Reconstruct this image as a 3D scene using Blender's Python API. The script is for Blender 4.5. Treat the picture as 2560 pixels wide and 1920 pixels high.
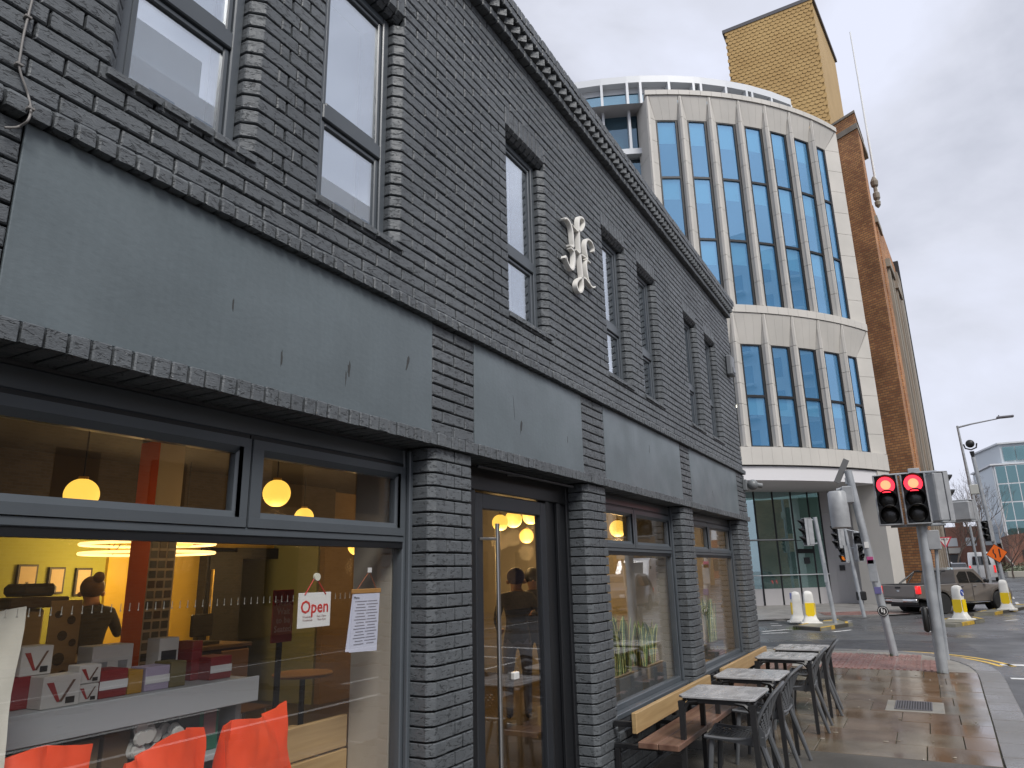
import bpy, math, random
from mathutils import Vector, Matrix
random.seed(7)
S = bpy.context.scene
COL = S.collection
for _o in list(bpy.data.objects):
    bpy.data.objects.remove(_o)
# ------------------------------------------------------------------ camera
CAM = Vector((0.0, -2.38, 1.70))
F_PX, PITCH, ROLL, YAW = 1787.76, math.radians(14.868), math.radians(-1.350), math.radians(28.8746)
fw = Vector((math.cos(YAW)*math.cos(PITCH), math.sin(YAW)*math.cos(PITCH), math.sin(PITCH)))
rt = Vector((math.sin(YAW), -math.cos(YAW), 0))
up = rt.cross(fw)
R2 = math.cos(ROLL)*rt + math.sin(ROLL)*up
U2 = -math.sin(ROLL)*rt + math.cos(ROLL)*up
cd = bpy.data.cameras.new('camera'); cam = bpy.data.objects.new('camera', cd); COL.objects.link(cam)
cam.matrix_world = Matrix(((R2.x, U2.x, -fw.x, CAM.x), (R2.y, U2.y, -fw.y, CAM.y), (R2.z, U2.z, -fw.z, CAM.z), (0, 0, 0, 1)))
cd.sensor_width = 36.0; cd.lens = F_PX/2560*36.0
cd.clip_start = 0.05; cd.clip_end = 3000
S.camera = cam
def project(P):
    q = Vector(P)-CAM; z = q.dot(fw)
    if z <= 0.05: return None
    return (1280+F_PX*q.dot(R2)/z, 960-F_PX*q.dot(U2)/z)
# ------------------------------------------------------------------ sky, sun, exposure
W = bpy.data.worlds.new('World'); S.world = W; W.use_nodes = True
SUN_EL, SUN_AZ = math.radians(48), math.radians(235)     # azimuth of the sun, counter-clockwise from +X
nt = W.node_tree; nt.nodes.clear()
def N(t, **k):
    n = nt.nodes.new(t)
    for a, b in k.items(): setattr(n, a, b)
    return n
L = lambda a, b: nt.links.new(a, b)
sky = N('ShaderNodeTexSky', sky_type='NISHITA'); sky.sun_disc = False; sky.sun_elevation = SUN_EL
sky.sun_rotation = math.pi/2-SUN_AZ; sky.air_density = 1.0; sky.dust_density = 3.0
tc = N('ShaderNodeTexCoord'); mp = N('ShaderNodeMapping'); mp.inputs['Scale'].default_value = (1.0, 1.0, 1.7)
mp.inputs['Rotation'].default_value = (0.2, 0.1, 0.5)
n1 = N('ShaderNodeTexNoise'); n1.inputs['Scale'].default_value = 2.6; n1.inputs['Detail'].default_value = 7; n1.inputs['Roughness'].default_value = .52; n1.inputs['Distortion'].default_value = .35
cr = N('ShaderNodeValToRGB'); e = cr.color_ramp.elements
e[0].position = .34; e[0].color = (.55, .575, .665, 1)
e[1].position = .60; e[1].color = (.80, .835, .975, 1)
m1 = e.new(.47); m1.color = (.70, .725, .825, 1)
L(tc.outputs['Generated'], mp.inputs['Vector']); L(mp.outputs['Vector'], n1.inputs['Vector']); L(n1.outputs['Fac'], cr.inputs['Fac'])
sc = N('ShaderNodeVectorMath', operation='SCALE'); sc.inputs['Scale'].default_value = .08
L(sky.outputs['Color'], sc.inputs[0])
mx = N('ShaderNodeMix', data_type='RGBA'); mx.inputs['Factor'].default_value = .93
L(sc.outputs['Vector'], mx.inputs['A']); L(cr.outputs['Color'], mx.inputs['B'])
bg = N('ShaderNodeBackground'); bg.inputs['Strength'].default_value = .515
wo = N('ShaderNodeOutputWorld'); L(mx.outputs['Result'], bg.inputs['Color']); L(bg.outputs['Background'], wo.inputs['Surface'])
sd = bpy.data.lights.new('sun', 'SUN'); sd.energy = 1.45; sd.angle = math.radians(22); sd.color = (1.0, .97, .93)
sun = bpy.data.objects.new('sun', sd); COL.objects.link(sun)
sdir = Vector((math.cos(SUN_AZ)*math.cos(SUN_EL), math.sin(SUN_AZ)*math.cos(SUN_EL), math.sin(SUN_EL)))
sun.rotation_euler = sdir.to_track_quat('Z', 'Y').to_euler()
S.view_settings.view_transform = 'Standard'; S.view_settings.look = 'None'
S.view_settings.exposure = 1.08; S.view_settings.gamma = 1.0; S.view_settings.use_curve_mapping = False
S.render.engine = 'CYCLES'
cy = S.cycles; cy.use_denoising = True; cy.max_bounces = 10; cy.diffuse_bounces = 3; cy.glossy_bounces = 4; cy.transmission_bounces = 6
cy.transparent_max_bounces = 24; cy.sample_clamp_indirect = 4.0; cy.caustics_reflective = False; cy.caustics_refractive = False; cy.blur_glossy = 1.0
# ------------------------------------------------------------------ mesh helpers
def unit(v):
    v = Vector(v); return v.normalized()
class MB:
    def __init__(s): s.v = []; s.f = []
    def add(s, vs, fs):
        o = len(s.v); s.v += [tuple(p) for p in vs]; s.f += [tuple(i+o for i in f) for f in fs]; return s
    def box(s, x0, x1, y0, y1, z0, z1):
        return s.add([(x0,y0,z0),(x1,y0,z0),(x1,y1,z0),(x0,y1,z0),(x0,y0,z1),(x1,y0,z1),(x1,y1,z1),(x0,y1,z1)],
                     [(0,3,2,1),(4,5,6,7),(0,1,5,4),(1,2,6,5),(2,3,7,6),(3,0,4,7)])
    def bbox(s, x0, x1, y0, y1, z0, z1, b=.006):
        b = min(b, (x1-x0)*.45, (y1-y0)*.45, (z1-z0)*.45)
        X, Y, Z = (x0, x1), (y0, y1), (z0, z1); vs = []; idx = {}
        for i in (0, 1):
            for j in (0, 1):
                for k in (0, 1):
                    sx, sy, sz = (b, -b)[i], (b, -b)[j], (b, -b)[k]
                    for a in range(3):
                        idx[i, j, k, a] = len(vs)
                        vs.append((X[i]+(0 if a == 0 else sx), Y[j]+(0 if a == 1 else sy), Z[k]+(0 if a == 2 else sz)))
        fs = []
        for i in (0, 1):
            fs.append([idx[i,0,0,0], idx[i,1,0,0], idx[i,1,1,0], idx[i,0,1,0]][::(-1 if i == 0 else 1)])
            fs.append([idx[0,i,0,1], idx[1,i,0,1], idx[1,i,1,1], idx[0,i,1,1]][::(1 if i == 0 else -1)])
            fs.append([idx[0,0,i,2], idx[1,0,i,2], idx[1,1,i,2], idx[0,1,i,2]][::(-1 if i == 0 else 1)])
        for i in (0, 1):
            for j in (0, 1):
                w = 1 if (i == j) else -1
                fs.append([idx[i,j,0,0], idx[i,j,0,1], idx[i,j,1,1], idx[i,j,1,0]][::-w])
                fs.append([idx[i,0,j,0], idx[i,1,j,0], idx[i,1,j,2], idx[i,0,j,2]][::-w])
                fs.append([idx[0,i,j,1], idx[0,i,j,2], idx[1,i,j,2], idx[1,i,j,1]][::-w])
                for k in (0, 1):
                    w2 = 1 if (i+j+k) % 2 == 0 else -1
                    fs.append([idx[i,j,k,0], idx[i,j,k,1], idx[i,j,k,2]][::-w2])
        return s.add(vs, fs)
    def prism(s, poly, axis, a, b, bev=0.0, bev2=None):
        """extrude a 2-D polygon along axis ('x': poly=(y,z), 'y': (x,z), 'z': (x,y)); ends bevelled"""
        bev2 = bev if bev2 is None else bev2
        cx = sum(p[0] for p in poly)/len(poly); cy_ = sum(p[1] for p in poly)/len(poly)
        def put(p, t):
            return (t, p[0], p[1]) if axis == 'x' else ((p[0], t, p[1]) if axis == 'y' else (p[0], p[1], t))
        def inset(d):
            o = []
            for p in poly:
                dx, dy = cx-p[0], cy_-p[1]; l = math.hypot(dx, dy) or 1
                o.append((p[0]+dx/l*d*1.3, p[1]+dy/l*d*1.3))
            return o
        sg = 1 if b > a else -1
        rings = []
        if bev > 0: rings += [(inset(bev), a), (poly, a+sg*bev)]
        else: rings += [(poly, a)]
        if bev2 > 0: rings += [(poly, b-sg*bev2), (inset(bev2), b)]
        else: rings += [(poly, b)]
        n = len(poly); vs = []; fs = []
        for pl, t in rings: vs += [put(p, t) for p in pl]
        for r in range(len(rings)-1):
            for i in range(n):
                j = (i+1) % n; fs.append((r*n+i, r*n+j, (r+1)*n+j, (r+1)*n+i))
        fs.append(tuple(range(n))[::-1]); fs.append(tuple(range((len(rings)-1)*n, len(rings)*n)))
        return s.add(vs, fs)
    def tube(s, pts, r, n=8, cap=True, up0=None):
        pts = [Vector(p) for p in pts]; m = len(pts)
        rs = r if isinstance(r, (list, tuple)) else [r]*m
        vs = []; fs = []; prev = None
        for i, p in enumerate(pts):
            t = (pts[min(i+1, m-1)]-pts[max(i-1, 0)]).normalized()
            if prev is None:
                a = Vector(up0) if up0 else (Vector((0,0,1)) if abs(t.z) < .9 else Vector((1,0,0)))
            else: a = prev
            a = (a-t*a.dot(t)).normalized(); prev = a; b = t.cross(a)
            for k in range(n):
                th = 2*math.pi*(k+.5)/n
                vs.append(p+(a*math.cos(th)+b*math.sin(th))*rs[i])
        for i in range(m-1):
            for k in range(n):
                l = (k+1) % n; fs.append((i*n+k, i*n+l, (i+1)*n+l, (i+1)*n+k))
        if cap: fs.append(tuple(range(n))[::-1]); fs.append(tuple(range((m-1)*n, m*n)))
        return s.add(vs, fs)
    def cyl(s, p0, p1, r, n=16, r2=None): return s.tube([p0, p1], [r, r if r2 is None else r2], n)
    def lathe(s, prof, n=24, c=(0,0,0), axis='z'):
        vs = []; fs = []; m = len(prof)
        for r, z in prof:
            for k in range(n):
                th = 2*math.pi*k/n; a, b = r*math.cos(th), r*math.sin(th)
                q = (a, b, z) if axis == 'z' else ((a, z, b) if axis == 'y' else (z, a, b))
                vs.append((c[0]+q[0], c[1]+q[1], c[2]+q[2]))
        for i in range(m-1):
            for k in range(n):
                l = (k+1) % n; fs.append((i*n+k, i*n+l, (i+1)*n+l, (i+1)*n+k))
        fs.append(tuple(range(n))[::-1]); fs.append(tuple(range((m-1)*n, m*n)))
        return s.add(vs, fs)
    def sphere(s, c, r, n=20, m=12, sz=1.0, t0=0.0, t1=math.pi):
        return s.lathe([(max(r*math.sin(t0+(t1-t0)*i/m), 1e-4), -r*sz*math.cos(t0+(t1-t0)*i/m)) for i in range(m+1)], n, c)
    def quad(s, a, b, c, d): return s.add([a, b, c, d], [(0, 1, 2, 3)])
    def sheet(s, poly, z): return s.add([(p[0], p[1], z) for p in poly], [tuple(range(len(poly)))])
    def build(s, name, mat, parent=None, smooth=False, fix=True):
        me = bpy.data.meshes.new(name); me.from_pydata(s.v, [], s.f)
        if fix:
            import bmesh
            bm = bmesh.new(); bm.from_mesh(me); bmesh.ops.recalc_face_normals(bm, faces=bm.faces); bm.to_mesh(me); bm.free()
        me.materials.append(mat)
        if smooth:
            me.polygons.foreach_set('use_smooth', [True]*len(me.polygons))
            if smooth != 'all':
                try: me.set_sharp_from_angle(angle=math.radians(smooth if smooth is not True else 40))
                except Exception: pass
        o = bpy.data.objects.new(name, me); COL.objects.link(o)
        if parent: o.parent = parent
        return o
def tag(o, label=None, cat=None, group=None, kind=None):
    if label: o['label'] = label
    if cat: o['category'] = cat
    if group: o['group'] = group
    if kind: o['kind'] = kind
    return o
def thing(name, label, cat, loc=(0,0,0), rotz=0.0, group=None, rot=None):
    o = bpy.data.objects.new(name, None); COL.objects.link(o); o.empty_display_size = .1
    o.location = loc; o.rotation_euler = rot if rot else (0, 0, rotz)
    return tag(o, label, cat, group)
KIDS = {}
def copy_tree(o, parent=None):
    c = o.copy(); COL.objects.link(c); c.parent = parent
    for ch in [x for x in bpy.data.objects if x.parent == o]: copy_tree(ch, c)
    return c
def copy_thing(o, label, loc, rotz=None, scale=None):
    c = copy_tree(o); c['label'] = label; c.location = loc
    if rotz is not None: c.rotation_euler = (0, 0, rotz)
    if scale: c.scale = scale
    return c
_FONT = {}
def text_mesh(body, size, mat, name, parent, M, depth=.002, bold=0.0, align='CENTER', space=1.0, line=1.0):
    cu = bpy.data.curves.new(name, 'FONT'); cu.body = body; cu.size = size; cu.align_x = align; cu.align_y = 'CENTER'
    cu.extrude = depth; cu.resolution_u = 2; cu.offset = bold; cu.space_character = space; cu.space_line = line
    o = bpy.data.objects.new(name, cu); COL.objects.link(o)
    dg = bpy.context.evaluated_depsgraph_get(); me = bpy.data.meshes.new_from_object(o.evaluated_get(dg))
    bpy.data.objects.remove(o); bpy.data.curves.remove(cu)
    me.materials.clear(); me.materials.append(mat)
    o = bpy.data.objects.new(name, me); COL.objects.link(o); o.parent = parent; o.matrix_local = M
    return o
def frame_M(o, xdir, ydir):     # local x -> xdir, local y -> ydir, normal = x cross y
    x = unit(xdir); y = unit(ydir); z = x.cross(y)
    return Matrix(((x.x, y.x, z.x, o[0]), (x.y, y.y, z.y, o[1]), (x.z, y.z, z.z, o[2]), (0,0,0,1)))
# ------------------------------------------------------------------ materials
MATS = {}
def mat(name, col, rough=.6, col2=None, nscale=4.0, bump=0.0, bscale=60.0, metal=0.0, spec=.5, coat=0.0, emit=None, estr=0.0,
        stretch=(1,1,1), rough2=None, ramp=(.35, .65), detail=5, bdist=.004, coord='pos', rscale=None, alpha=None):
    if name in MATS: return MATS[name]
    m = bpy.data.materials.new(name); m.use_nodes = True; MATS[name] = m
    t = m.node_tree; b = t.nodes['Principled BSDF']
    b.inputs['Base Color'].default_value = (*col, 1); b.inputs['Roughness'].default_value = rough
    b.inputs['Metallic'].default_value = metal; b.inputs['Specular IOR Level'].default_value = spec; b.inputs['Coat Weight'].default_value = coat
    b.inputs['Coat Roughness'].default_value = .08
    if emit: b.inputs['Emission Color'].default_value = (*emit, 1); b.inputs['Emission Strength'].default_value = estr
    vec = None
    if col2 or bump or rough2 is not None:
        if coord == 'pos': g = t.nodes.new('ShaderNodeNewGeometry'); out = g.outputs['Position']
        else: g = t.nodes.new('ShaderNodeTexCoord'); out = g.outputs['Object']
        mpn = t.nodes.new('ShaderNodeMapping'); mpn.inputs['Scale'].default_value = stretch
        t.links.new(out, mpn.inputs['Vector']); vec = mpn.outputs['Vector']
    def noise(sc_, det=detail):
        n = t.nodes.new('ShaderNodeTexNoise'); n.inputs['Scale'].default_value = sc_; n.inputs['Detail'].default_value = det
        t.links.new(vec, n.inputs['Vector']); return n
    if col2:
        n = noise(nscale); r = t.nodes.new('ShaderNodeValToRGB')
        r.color_ramp.elements[0].position, r.color_ramp.elements[1].position = ramp
        r.color_ramp.elements[0].color = (*col, 1); r.color_ramp.elements[1].color = (*col2, 1)
        t.links.new(n.outputs['Fac'], r.inputs['Fac']); t.links.new(r.outputs['Color'], b.inputs['Base Color'])
    if rough2 is not None:
        n = noise(rscale or nscale*.7); r = t.nodes.new('ShaderNodeMapRange')
        r.inputs['From Min'].default_value = ramp[0]; r.inputs['From Max'].default_value = ramp[1]
        r.inputs['To Min'].default_value = rough; r.inputs['To Max'].default_value = rough2
        t.links.new(n.outputs['Fac'], r.inputs['Value']); t.links.new(r.outputs['Result'], b.inputs['Roughness'])
    if bump:
        n = noise(bscale, 3); bp = t.nodes.new('ShaderNodeBump'); bp.inputs['Strength'].default_value = bump; bp.inputs['Distance'].default_value = bdist
        t.links.new(n.outputs['Fac'], bp.inputs['Height']); t.links.new(bp.outputs['Normal'], b.inputs['Normal'])
    return m
def glass(name, f0=.045, tint=(1,1,1), gloss=(1,1,1), rough=0.0, opaque=0.0, body=(.1,.1,.1)):
    """thin pane: Schlick reflection over see-through (optionally over a diffuse body colour)"""
    if name in MATS: return MATS[name]
    m = bpy.data.materials.new(name); m.use_nodes = True; MATS[name] = m
    t = m.node_tree; t.nodes.clear(); K = lambda ty, **k: t.nodes.new(ty)
    g = K('ShaderNodeNewGeometry'); dt = K('ShaderNodeVectorMath'); dt.operation = 'DOT_PRODUCT'
    t.links.new(g.outputs['Incoming'], dt.inputs[0]); t.links.new(g.outputs['Normal'], dt.inputs[1])
    def mth(op, a, b=None):
        n = K('ShaderNodeMath'); n.operation = op; n.use_clamp = (op in ('SUBTRACT',))
        for i, q in enumerate((a, b)):
            if q is None: continue
            if isinstance(q, (int, float)): n.inputs[i].default_value = q
            else: t.links.new(q, n.inputs[i])
        return n.outputs[0]
    c = mth('ABSOLUTE', dt.outputs['Value']); p5 = mth('POWER', mth('SUBTRACT', 1.0, c), 4.6)
    fac = mth('ADD', mth('MULTIPLY', p5, 1-f0), f0)
    tr = K('ShaderNodeBsdfTransparent'); tr.inputs['Color'].default_value = (*tint, 1)
    gl = K('ShaderNodeBsdfGlossy'); gl.inputs['Color'].default_value = (*gloss, 1); gl.inputs['Roughness'].default_value = rough
    base = tr.outputs[0]
    if opaque > 0:
        df = K('ShaderNodeBsdfDiffuse'); df.inputs['Color'].default_value = (*body, 1)
        mx0 = K('ShaderNodeMixShader'); mx0.inputs[0].default_value = opaque
        t.links.new(tr.outputs[0], mx0.inputs[1]); t.links.new(df.outputs[0], mx0.inputs[2]); base = mx0.outputs[0]
    mx_ = K('ShaderNodeMixShader'); t.links.new(fac, mx_.inputs[0]); t.links.new(base, mx_.inputs[1]); t.links.new(gl.outputs[0], mx_.inputs[2])
    o = K('ShaderNodeOutputMaterial'); t.links.new(mx_.outputs[0], o.inputs['Surface'])
    return m
def brick_paint(name, base, base2, rough=.5, bump=.9, along='x'):
    """painted rustic brick: drag-faced creases running along the course"""
    m = bpy.data.materials.new(name); m.use_nodes = True; MATS[name] = m
    t = m.node_tree; b = t.nodes['Principled BSDF']; K = t.nodes.new
    g = K('ShaderNodeNewGeometry'); mp_ = K('ShaderNodeMapping'); t.links.new(g.outputs['Position'], mp_.inputs['Vector'])
    mp_.inputs['Scale'].default_value = (1, 1, 2.6); mp_.inputs['Rotation'].default_value = (0, math.radians(14), 0)
    def noise(s_, d, dist=0.0, v=None):
        n = K('ShaderNodeTexNoise'); n.inputs['Scale'].default_value = s_; n.inputs['Detail'].default_value = d; n.inputs['Distortion'].default_value = dist
        t.links.new(v or mp_.outputs['Vector'], n.inputs['Vector']); return n.outputs['Fac']
    def ramp(f, p0, p1, c0=0.0, c1=1.0):
        r = K('ShaderNodeMapRange'); r.inputs['From Min'].default_value = p0; r.inputs['From Max'].default_value = p1
        r.inputs['To Min'].default_value = c0; r.inputs['To Max'].default_value = c1; r.clamp = True; t.links.new(f, r.inputs['Value']); return r.outputs['Result']
    def mth(op, a, c):
        n = K('ShaderNodeMath'); n.operation = op
        for i, q in enumerate((a, c)):
            if isinstance(q, (int, float)): n.inputs[i].default_value = q
            else: t.links.new(q, n.inputs[i])
        return n.outputs[0]
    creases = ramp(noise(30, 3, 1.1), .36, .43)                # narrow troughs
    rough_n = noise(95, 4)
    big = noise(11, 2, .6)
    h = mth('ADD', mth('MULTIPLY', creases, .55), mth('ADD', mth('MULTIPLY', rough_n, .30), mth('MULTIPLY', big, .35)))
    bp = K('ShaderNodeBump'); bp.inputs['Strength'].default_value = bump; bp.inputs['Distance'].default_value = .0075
    t.links.new(h, bp.inputs['Height']); t.links.new(bp.outputs['Normal'], b.inputs['Normal'])
    gp = noise(1.6, 4, 0, g.outputs['Position'])
    cr_ = K('ShaderNodeMix'); cr_.data_type = 'RGBA'; cr_.inputs['A'].default_value = (*base, 1); cr_.inputs['B'].default_value = (*base2, 1)
    t.links.new(ramp(gp, .35, .65), cr_.inputs['Factor'])
    # speckled tone, with shade painted dark into the crease troughs
    oi = K('ShaderNodeObjectInfo'); mul = K('ShaderNodeMix'); mul.data_type = 'RGBA'; mul.blend_type = 'MULTIPLY'; mul.inputs['Factor'].default_value = 1
    t.links.new(cr_.outputs['Result'], mul.inputs['A'])
    speckle_shade = mth('MULTIPLY', ramp(rough_n, .3, .7, .84, 1.12), ramp(creases, 0, 1, .52, 1.0))
    cb = K('ShaderNodeCombineColor'); [t.links.new(speckle_shade, cb.inputs[i]) for i in range(3)]
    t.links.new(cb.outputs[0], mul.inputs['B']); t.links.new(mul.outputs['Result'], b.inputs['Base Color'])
    t.links.new(ramp(big, .3, .7, rough-.08, rough+.12), b.inputs['Roughness']); b.inputs['Specular IOR Level'].default_value = .38
    return m
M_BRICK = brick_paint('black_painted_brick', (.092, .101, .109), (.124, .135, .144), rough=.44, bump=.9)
M_MORTAR = mat('painted_mortar', (.008, .0085, .010), .9)
def panel_paint():
    m = bpy.data.materials.new('grey_fascia_paint'); m.use_nodes = True; t = m.node_tree; b = t.nodes['Principled BSDF']; K = t.nodes.new
    g = K('ShaderNodeNewGeometry')
    def noise(sc_, stretch, det=5, dist=0.0):
        mp_ = K('ShaderNodeMapping'); mp_.inputs['Scale'].default_value = stretch; t.links.new(g.outputs['Position'], mp_.inputs['Vector'])
        n = K('ShaderNodeTexNoise'); n.inputs['Scale'].default_value = sc_; n.inputs['Detail'].default_value = det; n.inputs['Distortion'].default_value = dist; t.links.new(mp_.outputs['Vector'], n.inputs['Vector']); return n.outputs['Fac']
    def mr(f, a, b_, c, d):
        r = K('ShaderNodeMapRange'); r.inputs['From Min'].default_value = a; r.inputs['From Max'].default_value = b_; r.inputs['To Min'].default_value = c; r.inputs['To Max'].default_value = d; t.links.new(f, r.inputs['Value']); return r.outputs['Result']
    def mul(a, c):
        n = K('ShaderNodeMath'); n.operation = 'MULTIPLY'; t.links.new(a, n.inputs[0]); t.links.new(c, n.inputs[1]); return n.outputs[0]
    blot = mr(noise(1.1, (1, 1, 1.6), 6, .6), .3, .7, .86, 1.14); streak = mr(noise(9, (3.2, 1, .22), 4), .3, .75, 1.02, .94); fine = mr(noise(40, (1, 1, 1), 3), .3, .7, .96, 1.04)
    f = mul(mul(blot, streak), fine); v = K('ShaderNodeVectorMath'); v.operation = 'SCALE'; v.inputs[0].default_value = (.118, .143, .155); t.links.new(f, v.inputs['Scale']); t.links.new(v.outputs['Vector'], b.inputs['Base Color'])
    t.links.new(mr(noise(2.0, (1, 1, 1), 4), .3, .7, .30, .52), b.inputs['Roughness'])
    bp = K('ShaderNodeBump'); bp.inputs['Strength'].default_value = .22; bp.inputs['Distance'].default_value = .004; t.links.new(noise(26, (1, 1, 2.0), 5), bp.inputs['Height']); t.links.new(bp.outputs['Normal'], b.inputs['Normal'])
    return m
M_PANEL = panel_paint()
M_FRAME = mat('grey_window_frame', (.072, .083, .094), .30, (.086, .098, .110), nscale=2.0)
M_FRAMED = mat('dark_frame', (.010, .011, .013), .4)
M_GLASS = glass('shop_glass', .07)
M_UPGLASS = glass('upper_window_glass', .55, tint=(.93,.96,1), gloss=(.93, .97, 1.0))
M_BLACK = mat('black_plastic', (.012, .012, .013), .5)
M_STEEL = mat('brushed_steel', (.55, .54, .52), .3, metal=1.0)
M_WHITE = mat('white_paint', (.74, .74, .72), .5)
# ================================================================== the black-painted brick cafe building
CAFE = thing('cafe_building', 'two storey cafe building of black painted brick with grey fascia panels', 'building', (0, 0, 0))
UPW = [(1.27, 1.95), (2.34, 3.02), (4.305, 4.985), (6.27, 6.95), (7.33, 8.0), (9.19, 9.86), (10.28, 10.95)]
SILL, HEAD, LTOP = 3.57, 5.095, 5.295
Z_UP0, NC_UP = 3.27, 35
X0, X1 = -2.2, 12.10
BR = []                     # every brick: (verts, faces, outline of its seen face)
rnd = random.Random(3)
J = .0095
def brick_add(mb, face): BR.append((mb.v, mb.f, face))
def jit(mb, a=.0011):
    mb.v = [(x+rnd.uniform(-a, a), y+rnd.uniform(-a, a), z+rnd.uniform(-a, a)) for x, y, z in mb.v]; return mb
def face_brick(x0, x1, z0, z1, proud=0.0, depth=.04, b=.0052):
    y = -proud+rnd.uniform(-.0022, .0022)
    x0 += rnd.uniform(-.0012, .0012); x1 += rnd.uniform(-.0012, .0012); z0 += rnd.uniform(-.001, .001); z1 += rnd.uniform(-.001, .001)
    vs = [(x0+b, y, z0+b), (x1-b, y, z0+b), (x1-b, y, z1-b), (x0+b, y, z1-b), (x0, y+b, z0), (x1, y+b, z0), (x1, y+b, z1), (x0, y+b, z1),
          (x0, y+depth, z0), (x1, y+depth, z0), (x1, y+depth, z1), (x0, y+depth, z1)]
    fs = [(0,1,2,3)]+[(i, 4+i, 4+(i+1)%4, (i+1)%4) for i in range(4)]+[(4+i, 8+i, 8+(i+1)%4, 4+(i+1)%4) for i in range(4)]
    m = MB(); m.v = vs; m.f = fs
    brick_add(jit(m), [(x0,y,z0),(x1,y,z0),(x1,y,z1),(x0,y,z1)])
def lay(xa, xb, z, phase, holes=()):
    """one course of stretchers between xa and xb, cut round the holes"""
    spans = [(xa, xb)]
    for h0, h1 in holes:
        ns = []
        for a, b in spans:
            if h1 <= a or h0 >= b: ns.append((a, b)); continue
            if h0-a > .02: ns.append((a, h0))
            if b-h1 > .02: ns.append((h1, b))
        spans = ns
    for a, b in spans:
        k = math.floor((a-phase)/.225); cuts = [a]
        while phase+(k+1)*.225 < b-.001:
            k += 1; c = phase+k*.225
            if c-cuts[-1] > .055: cuts.append(c)
        if b-cuts[-1] < .055 and len(cuts) > 1: cuts.pop()
        cuts.append(b)
        for i in range(len(cuts)-1):
            p, q = cuts[i]+(J/2 if i else 0), cuts[i+1]-(J/2 if i < len(cuts)-2 else 0)
            face_brick(p, q, z+J/2, z+.075-J/2)
def cant_brick(xe, s, L_, c, z0, z1, dep):
    """corner brick with a canted arris; xe = the opening's edge at the reveal, s=+1 wall lies towards +x"""
    P = [(xe+s*(c+L_), 0), (xe+s*c*1.08, 0), (xe+s*c*.92, c*.08), (xe+s*c*.08, c*.92), (xe, c*1.08), (xe, dep), (xe+s*.05, dep), (xe+s*(c+L_), .035)]
    if s < 0: P = P[::-1]
    m = MB().prism(P, 'z', z0+J/2, z1-J/2, .004)
    brick_add(jit(m, .0007), [(xe, c, z0), (xe+s*(c+L_), 0, z0), (xe+s*(c+L_), 0, z1), (xe, c, z1)])
# --- upper wall
CW = .05
for k in range(NC_UP):
    z = Z_UP0+k*.075; ph = (.1125 if k % 2 else 0.0); holes = []
    mid = z+.0375
    for (a, b) in UPW:
        if SILL-.01 < mid < HEAD-.005:
            La, Lb = (.10, .1025+.1125) if k % 2 else (.1025+.1125, .10)
            holes.append((a-La-CW*0-J, b+Lb+J))
            for (xe, s, l) in ((a+CW, -1, La), (b-CW, 1, Lb)):
                cant_brick(xe, s, l, CW, z, z+.075, .12)
        elif HEAD-.005 <= mid < LTOP: holes.append((a-.004, b+.004))
    lay(X0, X1, z, ph, holes)
for (a, b) in UPW:                                   # soldier lintels and brick sills
    n = 9; p = (b-a)/n
    for i in range(n):
        xa, xb = a+i*p+J/2, a+(i+1)*p-J/2; e = rnd.uniform(-.0015, .0015)
        m = MB().prism([(-.001+e, LTOP-J/2), (-.001+e, HEAD+.045), (.05, HEAD-.004), (.16, HEAD-.004), (.16, LTOP-J/2)], 'x', xa, xb, .004)
        brick_add(jit(m, .0007), [(xa, 0, HEAD), (xb, 0, HEAD), (xb, 0, LTOP), (xa, 0, LTOP)])
    n = 6; p = (b-a+.03)/n
    for i in range(n):
        xa, xb = a-.015+i*p+J/2, a-.015+(i+1)*p-J/2; e = rnd.uniform(-.003, .003)
        m = MB().prism([(-.016+e, SILL-.052), (-.016+e, SILL-.022), (.02, SILL-.004), (.115, SILL+.012), (.115, SILL-.052)], 'x', xa, xb, .005)
        brick_add(jit(m, .001), [(xa, -.016, SILL-.05), (xb, -.016, SILL-.05), (xb, .02, SILL), (xa, .02, SILL)])
# --- string course of bricks on edge with a sloped top
def run_edge(xa, xb, pitch, fn):
    n = int(round((xb-xa)/pitch)); p = (xb-xa)/n
    for i in range(n): fn(xa+i*p+J/2, xa+(i+1)*p-J/2)
def string_brick(a, b):
    e = rnd.uniform(-.003, .003); t = rnd.uniform(-.003, .003)
    m = MB().prism([(-.046+e, 3.181), (-.048+e, 3.232+t), (-.036+e, 3.247+t), (.004, 3.268), (.05, 3.268), (.05, 3.181)], 'x', a, b, .006)
    brick_add(jit(m, .0012), [(a, -.046, 3.18), (b, -.046, 3.18), (b, -.03, 3.25), (a, -.03, 3.25)])
run_edge(X0, X1, .075, string_brick)
# --- fascia band: pilasters, then the projecting course under it
PIL = [(.55, 1.03), (3.34, 3.80), (5.53, 6.02), (8.45, 8.85), (11.50, 12.10)]
for k in range(9):
    z = 2.50+k*.075
    for (a, b) in PIL:
        if k % 2: cuts = [a, a+.11, b-.11, b]
        else: cuts = [a, (a+b)/2, b]
        if b-a > .55: cuts = [a, a+.11, a+.335, b] if k % 2 else [a, a+.225, a+.45, b]
        for i in range(len(cuts)-1): face_brick(cuts[i]+(J/2 if i else .002), cuts[i+1]-(J/2 if i < len(cuts)-2 else .002), z+J/2, z+.075-J/2, .004)
def edge_brick(a, b):
    e = rnd.uniform(-.004, .004); t = rnd.uniform(-.002, .002)
    m = MB().prism([(-.035+e, 2.428+t), (-.037+e, 2.494), (-.030+e, 2.499), (.18, 2.499), (.18, 2.428+t)], 'x', a, b, .005)
    brick_add(jit(m, .0012), [(a, -.035, 2.428), (b, -.035, 2.428), (b, -.035, 2.5), (a, -.035, 2.5)])
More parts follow.
